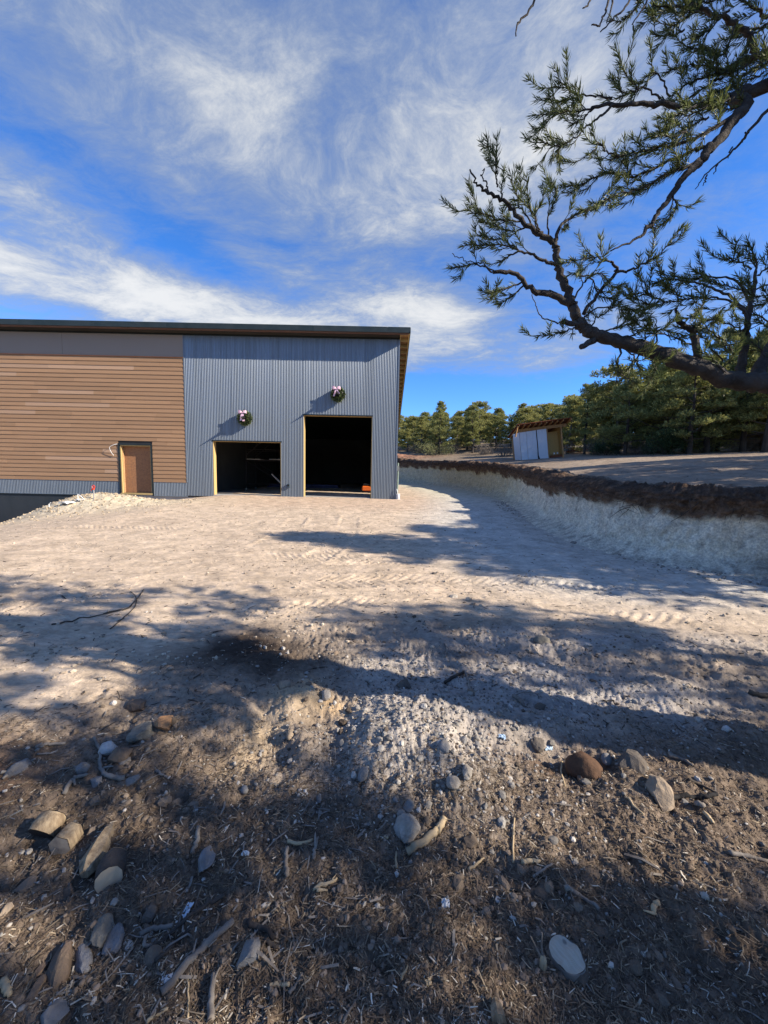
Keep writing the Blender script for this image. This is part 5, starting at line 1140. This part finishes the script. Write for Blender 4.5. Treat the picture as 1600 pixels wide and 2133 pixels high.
# stump: bark ring, cut face
g = on_ground(1180, 2002); s = (g-Vector((0, 0, CAM_H))).dot(FW)/800
_dx = (gz(g.x+.07, g.y)-gz(g.x-.07, g.y))/.14; _dy = (gz(g.x, g.y+.07)-gz(g.x, g.y-.07))/.14
st = thing('tree_stump', 'round pale stump sawn close to the ground at lower right', 'stump', g+Vector((0, 0, .004)))
_up = Vector((-_dx*.7, -_dy*.7+.05, 1)).normalized(); st.rotation_euler = (_up.to_track_quat('Z', 'Y') @ Euler((0, 0, math.radians(22))).to_quaternion()).to_euler()
rs = random.Random(3); ring = []; nr_ = 40; kx, ky = 35*s, 31*s
rad = [1+.035*math.sin(2*k/nr_*6.28+.8)+.025*math.sin(5*k/nr_*6.28)+rs.gauss(0, .003) for k in range(nr_)]
mb = MB(); mc = MB(); H_ = .022
for k in range(nr_):
    a = k/nr_*2*math.pi; ring.append((math.cos(a)*rad[k], math.sin(a)*rad[k]))
for lev, (zz, sc_) in enumerate([(-.08, 1.02), (0, 1.015), (H_-.006, 1.0), (H_-.001, .965), (H_-.004, .94)]):
    mb.v += [(x*kx*sc_, y*ky*sc_, zz) for x, y in ring]
for lev in range(4):
    for k in range(nr_): mb.f.append((lev*nr_+k, lev*nr_+(k+1) % nr_, (lev+1)*nr_+(k+1) % nr_, (lev+1)*nr_+k))
mb.build('bark', m_stick_grey, st, True)
for lev, sc_ in enumerate([.965, .8, .6, .4, .2]):
    mc.v += [(x*kx*sc_, y*ky*sc_, H_+.004*math.sin(7*x*sc_)*(lev < 4)+.002*lev) for x, y in ring]
for lev in range(4):
    for k in range(nr_): mc.f.append((lev*nr_+k, lev*nr_+(k+1) % nr_, (lev+1)*nr_+(k+1) % nr_, (lev+1)*nr_+k))
mc.f.append(tuple(4*nr_+k for k in range(nr_)))
def stump_face():
    m = bpy.data.materials.new('stump_face'); m.use_nodes = True; t = NT(m.node_tree); t.n.clear()
    o = t.add('ShaderNodeOutputMaterial'); p = t.add('ShaderNodeBsdfPrincipled'); t.l.new(p.outputs[0], o.inputs[0]); v = t.add('ShaderNodeTexCoord').outputs['Object']
    wv = t.add('ShaderNodeTexWave', wave_type='RINGS', rings_direction='Z'); t.put(wv.inputs['Vector'], t.vmath('ADD', v, (.008, -.004, 0))); wv.inputs['Scale'].default_value = 95; wv.inputs['Distortion'].default_value = 1.2
    saw = t.noise(t.mapping(v, (14, 130, 1), rot=(0, 0, 1.45)), 1.0, 3); col = t.mix(t.math('MULTIPLY', wv.outputs[0], .28), (.42, .375, .295), (.30, .24, .165)); col = t.mix(t.ramp(saw, .4, .7, 0, .45), col, (.50, .465, .39))
    for cx, cy, rr_ in ((-.022, .022, .008), (-.036, .030, .006)):
        dd = t.vmath('DISTANCE', v, (cx, cy, H_), out=1); col = t.mix(t.ramp(dd, rr_*.5, rr_*1.3, .75, 0), col, (.10, .09, .08))
    col = t.mix(t.ramp(t.noise(v, 30, 3), .5, .75, 0, .35), col, (.28, .25, .2)); t.put(p.inputs['Base Color'], col); p.inputs['Roughness'].default_value = .85
    b = t.add('ShaderNodeBump'); b.inputs['Strength'].default_value = .35; b.inputs['Distance'].default_value = .004; t.l.new(saw, b.inputs['Height']); t.l.new(b.outputs[0], p.inputs['Normal']); return m
mc.build('cut_face', stump_face(), st, True)
def ground_path(px, lift, n=6):
    c = curve([tuple(on_ground(a, b)) for a, b in px], n) if len(px) > 2 else [np.array(on_ground(*px[0]))*(1-t)+np.array(on_ground(*px[1]))*t for t in np.linspace(0, 1, n)]
    o = []
    for q in c: o.append(Vector((q[0], q[1], max(q[2], gz(q[0], q[1])-.0)+lift)))
    return o
def stick(px, r0, r1, mat, label, name='stick', seg=7, lift=.4, rag=.10, kids=()):
    """a stick lying on the ground along photograph points; radius in photograph pixels"""
    c = ground_path(px, 0, 5); out_ = []; R = []
    for i, q in enumerate(c):
        dist = (q-Vector((0, 0, CAM_H))).dot(FW); r = (r0+(r1-r0)*i/(len(c)-1))*dist/800
        R.append(r); out_.append(q+Vector((random.gauss(0, r*.25), random.gauss(0, r*.25), r*(1-lift)+.002)))
    mb = MB().tube(out_, R, seg, True, rag)
    for kp, kr in kids:
        kc = ground_path(kp, 0, 4); dist = (kc[0]-Vector((0, 0, CAM_H))).dot(FW); mb.tube([q+Vector((0, 0, kr*dist/800+.004)) for q in kc], [kr*dist/800*(1-.6*i/(len(kc)-1)) for i in range(len(kc))], 6, True, rag)
    return tag(mb.build(name, mat, None, True), label, name.replace('_', ' '))
stick([(847, 1781), (885, 1757), (912, 1733), (926, 1708)], 8, 6.5, m_stick_pale, 'curved peeled yellowish stick in front of the pale grey stone', seg=9, kids=[([(868, 1768), (862, 1758)], 4)])
stick([(1390, 1666), (1440, 1664), (1470, 1661), (1493, 1655)], 5, 4, m_char, 'charred black stick lying right of the tan angular stone')
stick([(1176, 1852), (1195, 1862), (1215, 1874), (1247, 1896)], 5.5, 3.5, m_stick_grey, 'smooth silver-grey stick in the dark litter above the stump')
stick([(336, 2074), (372, 2035), (420, 1982), (455, 1950), (487, 1924)], 8, 6, m_stick_grey, 'thickest long grey branch lying at a slant at lower left')
stick([(300, 1990), (345, 1960), (390, 1915), (430, 1888), (466, 1868)], 4, 4, m_stick_dark, 'long dark stick running up to the right past the blue tag')
stick([(325, 2005), (360, 1975), (395, 1940), (445, 1908)], 4, 3, m_stick_dark, 'dark stick just below the one that passes the blue tag')
stick([(290, 1951), (325, 1938), (362, 1932)], 5, 4, m_stick_grey, 'short pale grey stick left of the pair of dark sticks')
stick([(438, 2131), (441, 2085), (446, 2030)], 8, 5, m_stick_grey, 'upright grey split stick at the bottom edge left of centre', kids=[([(446, 2045), (458, 2020)], 3)])
stick([(391, 2120), (393, 2080), (391, 2040)], 2.5, 1.8, m_stick_pale, 'thin pale straight splinter left of the upright split stick')
stick([(197, 1538), (210, 1570), (208, 1595), (217, 1614), (232, 1621), (258, 1623)], 2.5, 5, m_stick_grey, 'bent grey root at the left side of the wheel rut', kids=[([(217, 1604), (236, 1600)], 3)])
stick([(131, 1659), (150, 1630), (160, 1622), (183, 1616)], 5, 3, m_stick_grey, 'crooked grey root left of the bent one', kids=[([(153, 1628), (157, 1641)], 4)])
stick([(306, 1953), (300, 1970), (316, 1972)], 4, 3, m_stick_grey, 'hooked pale root in the twigs right of the row of stones')
stick([(600, 1828), (597, 1800), (596, 1770)], 5, 4, m_stick_grey, 'upright flat grey splinter in the chips below the sandy strip')
stick([(826, 1810), (825, 1792), (825, 1776)], 2.8, 2.2, m_stick_pale, 'thin pale splinter below the pale grey stone')
stick([(652, 1792), (655, 1775), (662, 1748)], 4, 3, m_stick_grey, 'grey forked stick in chips left of centre', kids=[([(657, 1770), (657, 1738)], 3.5)])
stick([(598, 1755), (625, 1760), (652, 1752)], 3.5, 3, m_stick_pale, 'tan twig touching the grey forked stick')
stick([(1518, 1780), (1550, 1785), (1602, 1797)], 5, 3.5, m_stick_grey, 'pale branch end lying at the right border', kids=[([(1545, 1785), (1555, 1795)], 2)])
stick([(108, 1302), (150, 1296), (195, 1285), (268, 1268)], 1.9, .8, m_stick_dark, 'long thin dark twig on the shaded yard at left', name='twig', kids=[([(215, 1281), (256, 1270)], 1.5)])
stick([(230, 1311), (255, 1290), (280, 1266), (284, 1246), (272, 1233)], 1.2, .7, m_stick_dark, 'thin crooked twig crossing the long one on the shaded yard', name='twig')
stick([(255, 1272), (270, 1265), (288, 1245), (300, 1228)], 1.6, .8, m_stick_dark, 'faint twig fanning out above the crossing twigs', name='twig')
stick([(925, 1425), (945, 1412), (968, 1402)], 3.2, 3, m_stick_dark, 'dark half of the forked stick above the pale dusty patch')
stick([(968, 1400), (975, 1418), (978, 1435), (988, 1450)], 3, 2.2, m_stick_grey, 'grey bent stick at the end of the dark one above the pale patch')
stick([(516, 1925), (540, 1938), (572, 1958)], 6, 5, m_stick_dark, 'thick dark stick above the grey pointed stone')
stick([(552, 1962), (566, 1973), (578, 1978)], 5, 4, m_stick_dark, 'short dark stick stub right of the grey pointed stone')
stick([(655, 1857), (672, 1846), (690, 1842), (703, 1832)], 5, 2.5, m_stick_pale, 'curled sheet of tan bark in the litter at centre left', name='bark_strip', kids=[([(660, 1860), (682, 1860)], 4), ([(690, 1842), (702, 1822)], 1.5)])
stick([(1070, 1800), (1069, 1750), (1072, 1705)], 2.5, 1.6, m_stick_pale, 'thin pale upright root in the lit litter right of the heap', name='root')
stick([(1170, 1588), (1169, 1610), (1177, 1640)], 2, 1.5, m_stick_pale, 'fine pale root at the left of the reddish brown clod', name='root')
stick([(1302, 1661), (1320, 1680), (1341, 1698)], 2.2, 1.6, m_stick_pale, 'thin pale twig below the tan angular stone', name='twig')
stick([(1088, 1797), (1108, 1799), (1124, 1794)], 5, 3.5, m_stick_pale, 'yellowish flat wood splinter right of the thin upright root')
stick([(1110, 1830), (1130, 1815), (1150, 1802)], 2.6, 2, m_stick_grey, 'slim grey stick below the yellowish wood splinter')
stick([(1362, 1910), (1364, 1893), (1371, 1882)], 5, 4.5, m_stick_pale, 'short pale hooked stick end right of the silver-grey stick', kids=[([(1363, 1908), (1340, 1901)], 3)])
stick([(1392, 1575), (1420, 1585), (1444, 1597)], 5, 3, m_stick_grey, 'grey stick in the gravel right of the dark lumpy stone')
stick([(1068, 1452), (1082, 1462), (1094, 1473)], 4.5, 4, m_stick_grey, 'short grey stick in the gravel above the light blue scrap')
stick([(1450, 1680), (1466, 1681)], 6, 5, m_stick_grey, 'small chunk of grey wood under the charred black stick', name='wood_chip')
stick([(1466, 1695), (1478, 1708), (1486, 1717)], 4, 3, m_stick_pale, 'pale splinter below the small chunk of grey wood')
stick([(1432, 1625), (1460, 1637), (1494, 1655)], 3, 2, m_stick_dark, 'thin dark twig slanting down to the charred black stick', name='twig')
stick([(10, 2050), (15, 2065), (17, 2080)], 8, 5, m_stick_pale, 'pale bone-like stick end at the left border near the bottom')
stick([(306, 2132), (328, 2116), (350, 2104)], 3.5, 3, m_stick_pale, 'pale stick at the bottom edge right of the half buried stone')
stick([(602, 2072), (617, 2055), (631, 2030)], 4, 3, m_stick_grey, 'grey forked stick near the bottom edge left of centre', kids=[([(620, 2050), (633, 2040)], 3)])
stick([(560, 2055), (580, 2056), (602, 2053)], 4, 3.5, m_stick_pale, 'short pale stick lying level left of the grey forked stick')
stick([(715, 2130), (730, 2105), (748, 2078)], 3, 2, m_stick_grey, 'slanting grey splinter at the bottom edge near the middle')
stick([(835, 2044), (843, 2028), (850, 2014)], 3, 1.8, m_stick_pale, 'thin tan splinter in the litter at the bottom middle')
stick([(975, 1815), (990, 1805), (1007, 1790)], 3.5, 2, m_stick_pale, 'thin curved pale twig right of the curved peeled stick', name='twig')
stick([(1560, 1445), (1580, 1452), (1600, 1452)], 5, 5, m_stick_dark, 'dark stick on the gravel at the right border')
stick([(75, 1560), (100, 1553), (135, 1551)], 3.5, 2.5, m_stick_grey, 'pale broken twig on the shaded slope at left', name='twig', kids=[([(78, 1574), (110, 1573), (120, 1568)], 2)])
stick([(5, 1625), (40, 1605), (75, 1582)], 3, 2.5, m_stick_grey, 'grey stick slanting in at the left border', kids=[([(3, 1614), (14, 1612)], 4)])
stick([(927, 1370), (931, 1355), (925, 1342)], 2.2, 1.6, m_stick_grey, 'small upright twig at the edge of the yard', name='twig')
stick([(290, 1655), (300, 1648), (330, 1630), (345, 1613)], 3, 2, m_stick_dark, 'thin dark twig right of the bent grey root', name='twig')
stick([(327, 1608), (335, 1615), (348, 1622)], 3, 2.5, m_stick_grey, 'short curved grey root above the thin dark twig', name='root')
stick([(402, 1780), (410, 1755), (414, 1725)], 5, 4, m_stick_grey, 'grey stick standing steeply among chips above the blue-grey wedge', )
def log_piece(px_a, px_b, rpx, label, mat_side, mat_end, name='wood_block', oval=1.0, seg=11):
    a, b = on_ground(*px_a), on_ground(*px_b); dist = (a-Vector((0, 0, CAM_H))).dot(FW); r = rpx*dist/800
    t = thing(name, label, name.replace('_', ' '), (a+b)/2+Vector((0, 0, r*.62)))
    o = (a-b)/2; mid = [(-o*k) for k in (-1, -.3, .4, 1)]
    mb = MB().tube([m_+Vector((random.gauss(0, r*.04),)*3) for m_ in mid], [r*.98, r*1.04, r, r*.95], seg, False, .05)
    mb.build('side', mat_side, t, True)
    for ring, sgn in ((mb.v[:seg], 1), (mb.v[-seg:], -1)):
        d = (mid[0]-mid[-1]).normalized()*sgn; ring = [Vector(q)+d*.002 for q in ring]; c_ = sum(ring, Vector())/seg+d*.004; e = MB()
        for k in range(seg):
            tri = [c_, ring[k], ring[(k+1) % seg]]; e.poly(tri if (tri[1]-c_).cross(tri[2]-c_).dot(d) > 0 else tri[::-1])
        e.build('sawn_end', mat_end, t)
    return t
log_piece((88, 1752), (112, 1716), 27, 'short log with a blackened end, upper one of the two blocks at left', m_grain, m_char)
log_piece((124, 1778), (156, 1742), 23, 'squarish grey block of cut wood between the blackened log and the split wedge', m_grain, m_stick_grey, seg=6)
log_piece((238, 1806), (228, 1848), 25, 'dark barked log piece with a pale sawn end, just below the split wedge', m_limb, m_cut)
# long split wedge
a, b = on_ground(178, 1835), on_ground(236, 1726); mid = (a+b)/2; dist = (mid-Vector((0, 0, CAM_H))).dot(FW); s = dist/800
t_ = MB().tube([a, a.lerp(b, .2), a.lerp(b, .55), a.lerp(b, .8), b], [10*s, 20*s, 19*s, 13*s, 3*s], 6, True, .12)
t_.v = [(x, y, z+14*s) for x, y, z in t_.v]; tag(t_.build('split_wood', m_grain), 'long weathered split wedge of wood pointing up the slope at left', 'split wood')
a, b = on_ground(1040, 2133), on_ground(1031, 2085); s = (a-Vector((0, 0, CAM_H))).dot(FW)/800
tag(MB().tube([a+Vector((0, 0, .01)), a.lerp(b, .5)+Vector((0, 0, .012)), b+Vector((0, 0, .006))], [17*s, 14*s, 5*s], 6, True, .1).build('split_wood', m_grain), 'broken lump of brown wood at the bottom edge right of the middle', 'split wood')
# cut sapling beside the stump
g = on_ground(1131, 2015); s = (g-Vector((0, 0, CAM_H))).dot(FW)/800
t = thing('cut_sapling', 'tiny cut sapling with three pale shoots left of the round stump', 'sapling', g)
MB().tube([(0, 0, -.02), (0, 0, .025), (0, .004, .035)], [.012, .011, .007], 8).build('stem', m_stick_pale, t, True)
for dx, dy in ((-24, 42), (0, 50), (2, 20)): MB().tube([(0, 0, .02), (dx*s*.5, .02, .02+dy*s*.45), (dx*s, .02, .02+dy*s)], [.004, .003, .002], 5).build('shoot', m_stick_grey, t)
# scraps
m_blue = material('light_blue_plastic', (.45, .58, .70), .45, var=.15, scale=20); m_paper = material('white_paper', (.55, .55, .54), .8, var=.1, scale=20)
def scrap(px, py, wpx, hpx, mat, label, rz, cat='scrap'):
    g = on_ground(px, py); s = (g-Vector((0, 0, CAM_H))).dot(FW)/800
    o = crumple('plastic_scrap' if cat != 'offcut' else 'wood_offcut', g+Vector((0, 0, .004)), wpx*s/2.3, hpx*s/2.1, .012 if cat != 'offcut' else .006, mat, int(px+py), label, cat); o.rotation_euler = (0, 0, rz); return o
scrap(390, 1898, 13, 28, m_blue, 'light blue plastic tag lying across sticks at lower left', -.15); scrap(348, 2043, 22, 14, m_paper, 'white torn scrap beside the thickest slanting branch', .4); scrap(1142, 1559, 20, 12, m_blue, 'light blue scrap in the gravel right of the dark earthy stone', .1)
scrap(1046, 1536, 16, 14, m_blue, 'pale blue curled scrap on the gravel, left of the other blue one', -.3); scrap(893, 2048, 14, 10, m_stick_pale, 'small square wood offcut in the litter at the bottom middle', .2, 'offcut'); scrap(804, 1746, 11, 6, m_stick_pale, 'tiny square orange-tan offcut left of the curved peeled stick', .1, 'offcut'); scrap(113, 2094, 18, 12, m_paper, 'white paper scrap on the half buried stone at lower left', .6)
scrap(512, 1780, 18, 8, m_paper, 'white sliver among chips right of the blue-grey wedge', -.2)
g = on_ground(928, 1884); crumple('ash_crumbs', g+Vector((0, 0, .002)), .014, .014, .012, m_paper, 12, 'small crumbled white ash patch in the dark litter right of the middle', 'ash')

# ---- uncountable litter: splinters, needles, pebbles, crumbs
def in_view(n, rmin, rmax, rng, power=1.0, amax=50):
    a = np.radians(rng.uniform(-amax, amax, n)); r = rmin*(rmax/rmin)**(rng.random(n)**power); return r*np.sin(a), r*np.cos(a)
def deep_mask(x, y):
    wx = x + .30*fbm(x*1.3, y*1.3, 4, 5); wy = y + .30*fbm(x*1.3, y*1.3, 4, 6)
    dk = 1-sstep(wy-dark_edge(wx), -.55, .3); deep = 1-sstep(wy-np.interp(wx, [-3, -1, 0, 1, 2, 4], [2.35, 2.15, 1.85, 2.05, 2.3, 2.5]), -.3, .25)
    return dk, deep
def splinters(name, n, rng, x, y, length, rad, mat, lift=.6, bend=.12):
    n = len(x); z = height(x, y); az = rng.uniform(0, 2*np.pi, n); pit = rng.normal(0, .22, n); L = length*rng.lognormal(0, .45, n); R = rad*rng.lognormal(0, .35, n)
    d = np.stack([np.cos(az)*np.cos(pit), np.sin(az)*np.cos(pit), np.sin(pit)], 1); sd = np.stack([-np.sin(az), np.cos(az), np.zeros(n)], 1); up = np.cross(d, sd); up[up[:, 2] < 0] *= -1
    c = np.stack([x, y, z+R*lift], 1); bd = (sd*rng.normal(0, bend, (n, 1))+np.array([0, 0, 1])*np.abs(rng.normal(0, bend*.5, (n, 1))))*L[:, None]
    P = [c-d*L[:, None]/2, c+bd, c+d*L[:, None]/2]; V = []
    for k, q in enumerate(P):
        rr_ = R*(1.0 if k < 2 else .6)
        for a in (0.5, 2.6, 4.7): V.append(q+sd*(rr_*math.cos(a))[:, None]+up*(rr_*math.sin(a))[:, None])
    v = np.stack(V, 1).reshape(-1, 3); b = np.arange(n)[:, None]*9; f = []
    for k in range(2):
        for j in range(3): f.append(np.hstack([b+k*3+j, b+k*3+(j+1) % 3, b+k*3+3+(j+1) % 3, b+k*3+3+j]))
    tri = [np.hstack([b+2, b+1, b]), np.hstack([b+6, b+7, b+8])]
    return tag(link(name, mesh_np(name, v, [np.vstack(f), np.vstack(tri)], mat)), kind='stuff')
m_lit = material('pine_litter', (.065, .046, .033), .9, isl_var=.55, hue_to=(.22, .155, .10)); m_lit2 = material('tan_litter', (.15, .11, .072), .9, isl_var=.5, hue_to=(.34, .27, .18)); m_lit3 = material('pale_litter', (.42, .355, .265), .85, isl_var=.35, hue_to=(.66, .60, .49))
rng = np.random.default_rng(5)
x, y = in_view(66000, .62, 3.2, rng, .85); dk, deep = deep_mask(x, y); k = rng.random(len(x)) < deep*.95+.08*dk; x, y = x[k], y[k]; splinters('pine_litter', 0, rng, x, y, .024, .0010, m_lit)
x, y = in_view(26000, .62, 3.4, rng, .85); dk, deep = deep_mask(x, y); k = rng.random(len(x)) < deep*.75+.16*dk; x, y = x[k], y[k]; splinters('bark_litter', 0, rng, x, y, .022, .0013, m_lit2)
x, y = in_view(7000, .65, 3.6, rng, .85); dk, deep = deep_mask(x, y); cl = fbm(x*2.2, y*2.2, 3, 90); k = rng.random(len(x)) < (deep*.5+.22*dk)*(.5+sstep(cl, -.1, .5)); x, y = x[k], y[k]; splinters('wood_chips', 0, rng, x, y, .020, .0016, m_lit3, .6, .05)
x, y = in_view(1500, .75, 3.0, rng, .9); dk, deep = deep_mask(x, y); k = rng.random(len(x)) < (deep*.5+.2*dk)*np.where(x < .1, 1.0, .35); x, y = x[k], y[k]; splinters('broken_twigs', 0, rng, x, y, .055, .0028, m_stick_grey, .5, .10)
x, y = in_view(1400, 2.6, 14, rng, 1.0); splinters('yard_twigs', 0, rng, x, y, .05, .003, m_stick_dark, .5)
def pebbles(name, x, y, size, mat, rng, sub=1, sink=.35):
    n = len(x); bm = bmesh.new(); bmesh.ops.create_icosphere(bm, subdivisions=sub, radius=1.0); bv = np.array([v.co for v in bm.verts]); bf = np.array([[v.index for v in f.verts] for f in bm.faces]); bm.free()
    s = size*np.clip(rng.lognormal(0, .5, n), .4, 2.0); z = height(x, y); ax = rng.uniform(.6, 1.25, (n, 3)); ax[:, 2] *= .8
    q = bv[None]*(1+rng.uniform(-.22, .22, (n, len(bv), 1)))*ax[:, None, :]*s[:, None, None]
    a = rng.uniform(0, 6.28, n); ca, sa = np.cos(a)[:, None], np.sin(a)[:, None]; X = q[..., 0]*ca-q[..., 1]*sa; Y = q[..., 0]*sa+q[..., 1]*ca
    v = np.stack([X+x[:, None], Y+y[:, None], q[..., 2]+(z+s*(1-2*sink)*.6)[:, None]], -1).reshape(-1, 3); f = (bf[None]+np.arange(n)[:, None, None]*len(bv)).reshape(-1, 3)
    return tag(link(name, mesh_np(name, v, f, mat, False)), kind='stuff')
m_peb = material('gravel', (.21, .19, .165), .9, isl_var=.45, hue_to=(.40, .37, .33)); m_cld = material('soil_crumbs', (.12, .088, .064), .95, isl_var=.5, hue_to=(.24, .185, .14)); m_ycr = material('yard_crumbs', (.34, .27, .20), .95, isl_var=.35, hue_to=(.44, .38, .30))
x, y = in_view(16000, 1.2, 4.6, rng, .9); w_ = blob(x, y, .25, 2.15, .6, .45)+.8*blob(x, y, .3, 2.7, .6, .5)+.6*blob(x, y, 1.5, 2.5, 1.0, .45)+.35*blob(x, y, 2.0, 3.3, 1.6, .5)+.5*blob(x, y, 1.2, 2.1, .5, .12)+.1; k = rng.random(len(x)) < w_*.75; pebbles('gravel', x[k], y[k], .0055, m_peb, rng)
x, y = in_view(1800, 1.5, 4.6, rng, .9); w_ = blob(x, y, .3, 2.2, .6, .5)+.5*blob(x, y, 1.4, 2.5, 1.2, .6)+.10; k = rng.random(len(x)) < w_; pebbles('coarse_gravel', x[k], y[k], .010, m_peb, rng, 2)
x, y = in_view(14000, .8, 4.4, rng, .9); dk, deep = deep_mask(x, y); k = rng.random(len(x)) < dk*(.25+.6*sstep(fbm(x*2, y*2, 3, 91), 0, .4)); pebbles('soil_crumbs', x[k], y[k], .0055, m_cld, rng)
x, y = in_view(9000, 3.2, 15, rng, .9); s_ = bank_dist(x, y); k = (s_ < -.6)&(rng.random(len(x)) < .15+.85*sstep(fbm(x*.9, y*1.6, 3, 92), .05, .45)); pebbles('yard_crumbs', x[k], y[k], .011, m_ycr, rng)
x, y = in_view(2600, .85, 4.2, rng, .85); dk, deep = deep_mask(x, y); k = rng.random(len(x)) < dk*(.06+.5*sstep(fbm(x*1.6, y*1.6, 3, 95), .1, .45)); pebbles('soil_clods', x[k], y[k], .013, material('soil_clods', (.11, .080, .057), .95, isl_var=.45, hue_to=(.20, .155, .115), bump=.8, bscale=70, bdist=.006), rng, 2, .45)
# crumbs at the foot of the cut and roots hanging from its lip
xx = rng.uniform(4.2, 8.5, 5200); yy = rng.uniform(5, 17, 5200); s_ = bank_dist(xx, yy); k = (s_ > -1.0)&(s_ < -.15)&(rng.random(len(xx)) < .8); pebbles('fallen_crumbs', xx[k], yy[k], .018, m_peb, rng)
xx = rng.uniform(3.8, 9, 1500); yy = rng.uniform(5, 26, 1500); s_ = bank_dist(xx, yy); k = (s_ > .2)&(s_ < 1.1); pebbles('lip_clods', xx[k], yy[k], .035, m_cld, rng, 2)
# spoil heap lumps
xx = rng.normal(-10.4, 1.7, 1500); yy = rng.normal(13.9, .9, 1500); k = (yy < 16)&(xx > -14.5); pebbles('heap_lumps', xx[k], yy[k], .020, material('heap_lumps', (.42, .345, .245), .95, isl_var=.3, hue_to=(.33, .25, .17)), rng)
def lip_roots():
    mb = MB(); rr = random.Random(8)
    for _ in range(90):
        i = rr.randrange(len(_bc)-2); 
        if not (4.9 < _bc[i][1] < 24): continue
        f = rr.random(); p = _bc[i]*(1-f)+_bc[i+1]*f; d = _bc[i+1]-_bc[i]; d = d/np.hypot(*d); n = np.array([-d[1], d[0]])*1.0
        zt = float(z_upper(np.array([p[0]]), np.array([p[1]]), np.array([.9]))[0]); L = rr.uniform(.08, .3); b = Vector((p[0]-n[0]*.0, p[1]-n[1]*.0, zt-rr.uniform(.02, .35)))
        o_ = Vector((n[0], n[1], 0))*rr.uniform(.03, .16)
        mb.tube([b-o_*.6, b+o_+Vector((rr.gauss(0, .05), rr.gauss(0, .05), -.2*L)), b+o_*.9+Vector((d[0]*rr.gauss(0, .2), d[1]*rr.gauss(0, .2), -L))], [.009, .006, .002], 4, False)
    tag(mb.build('hanging_roots', m_stick_dark), kind='stuff')
lip_roots()
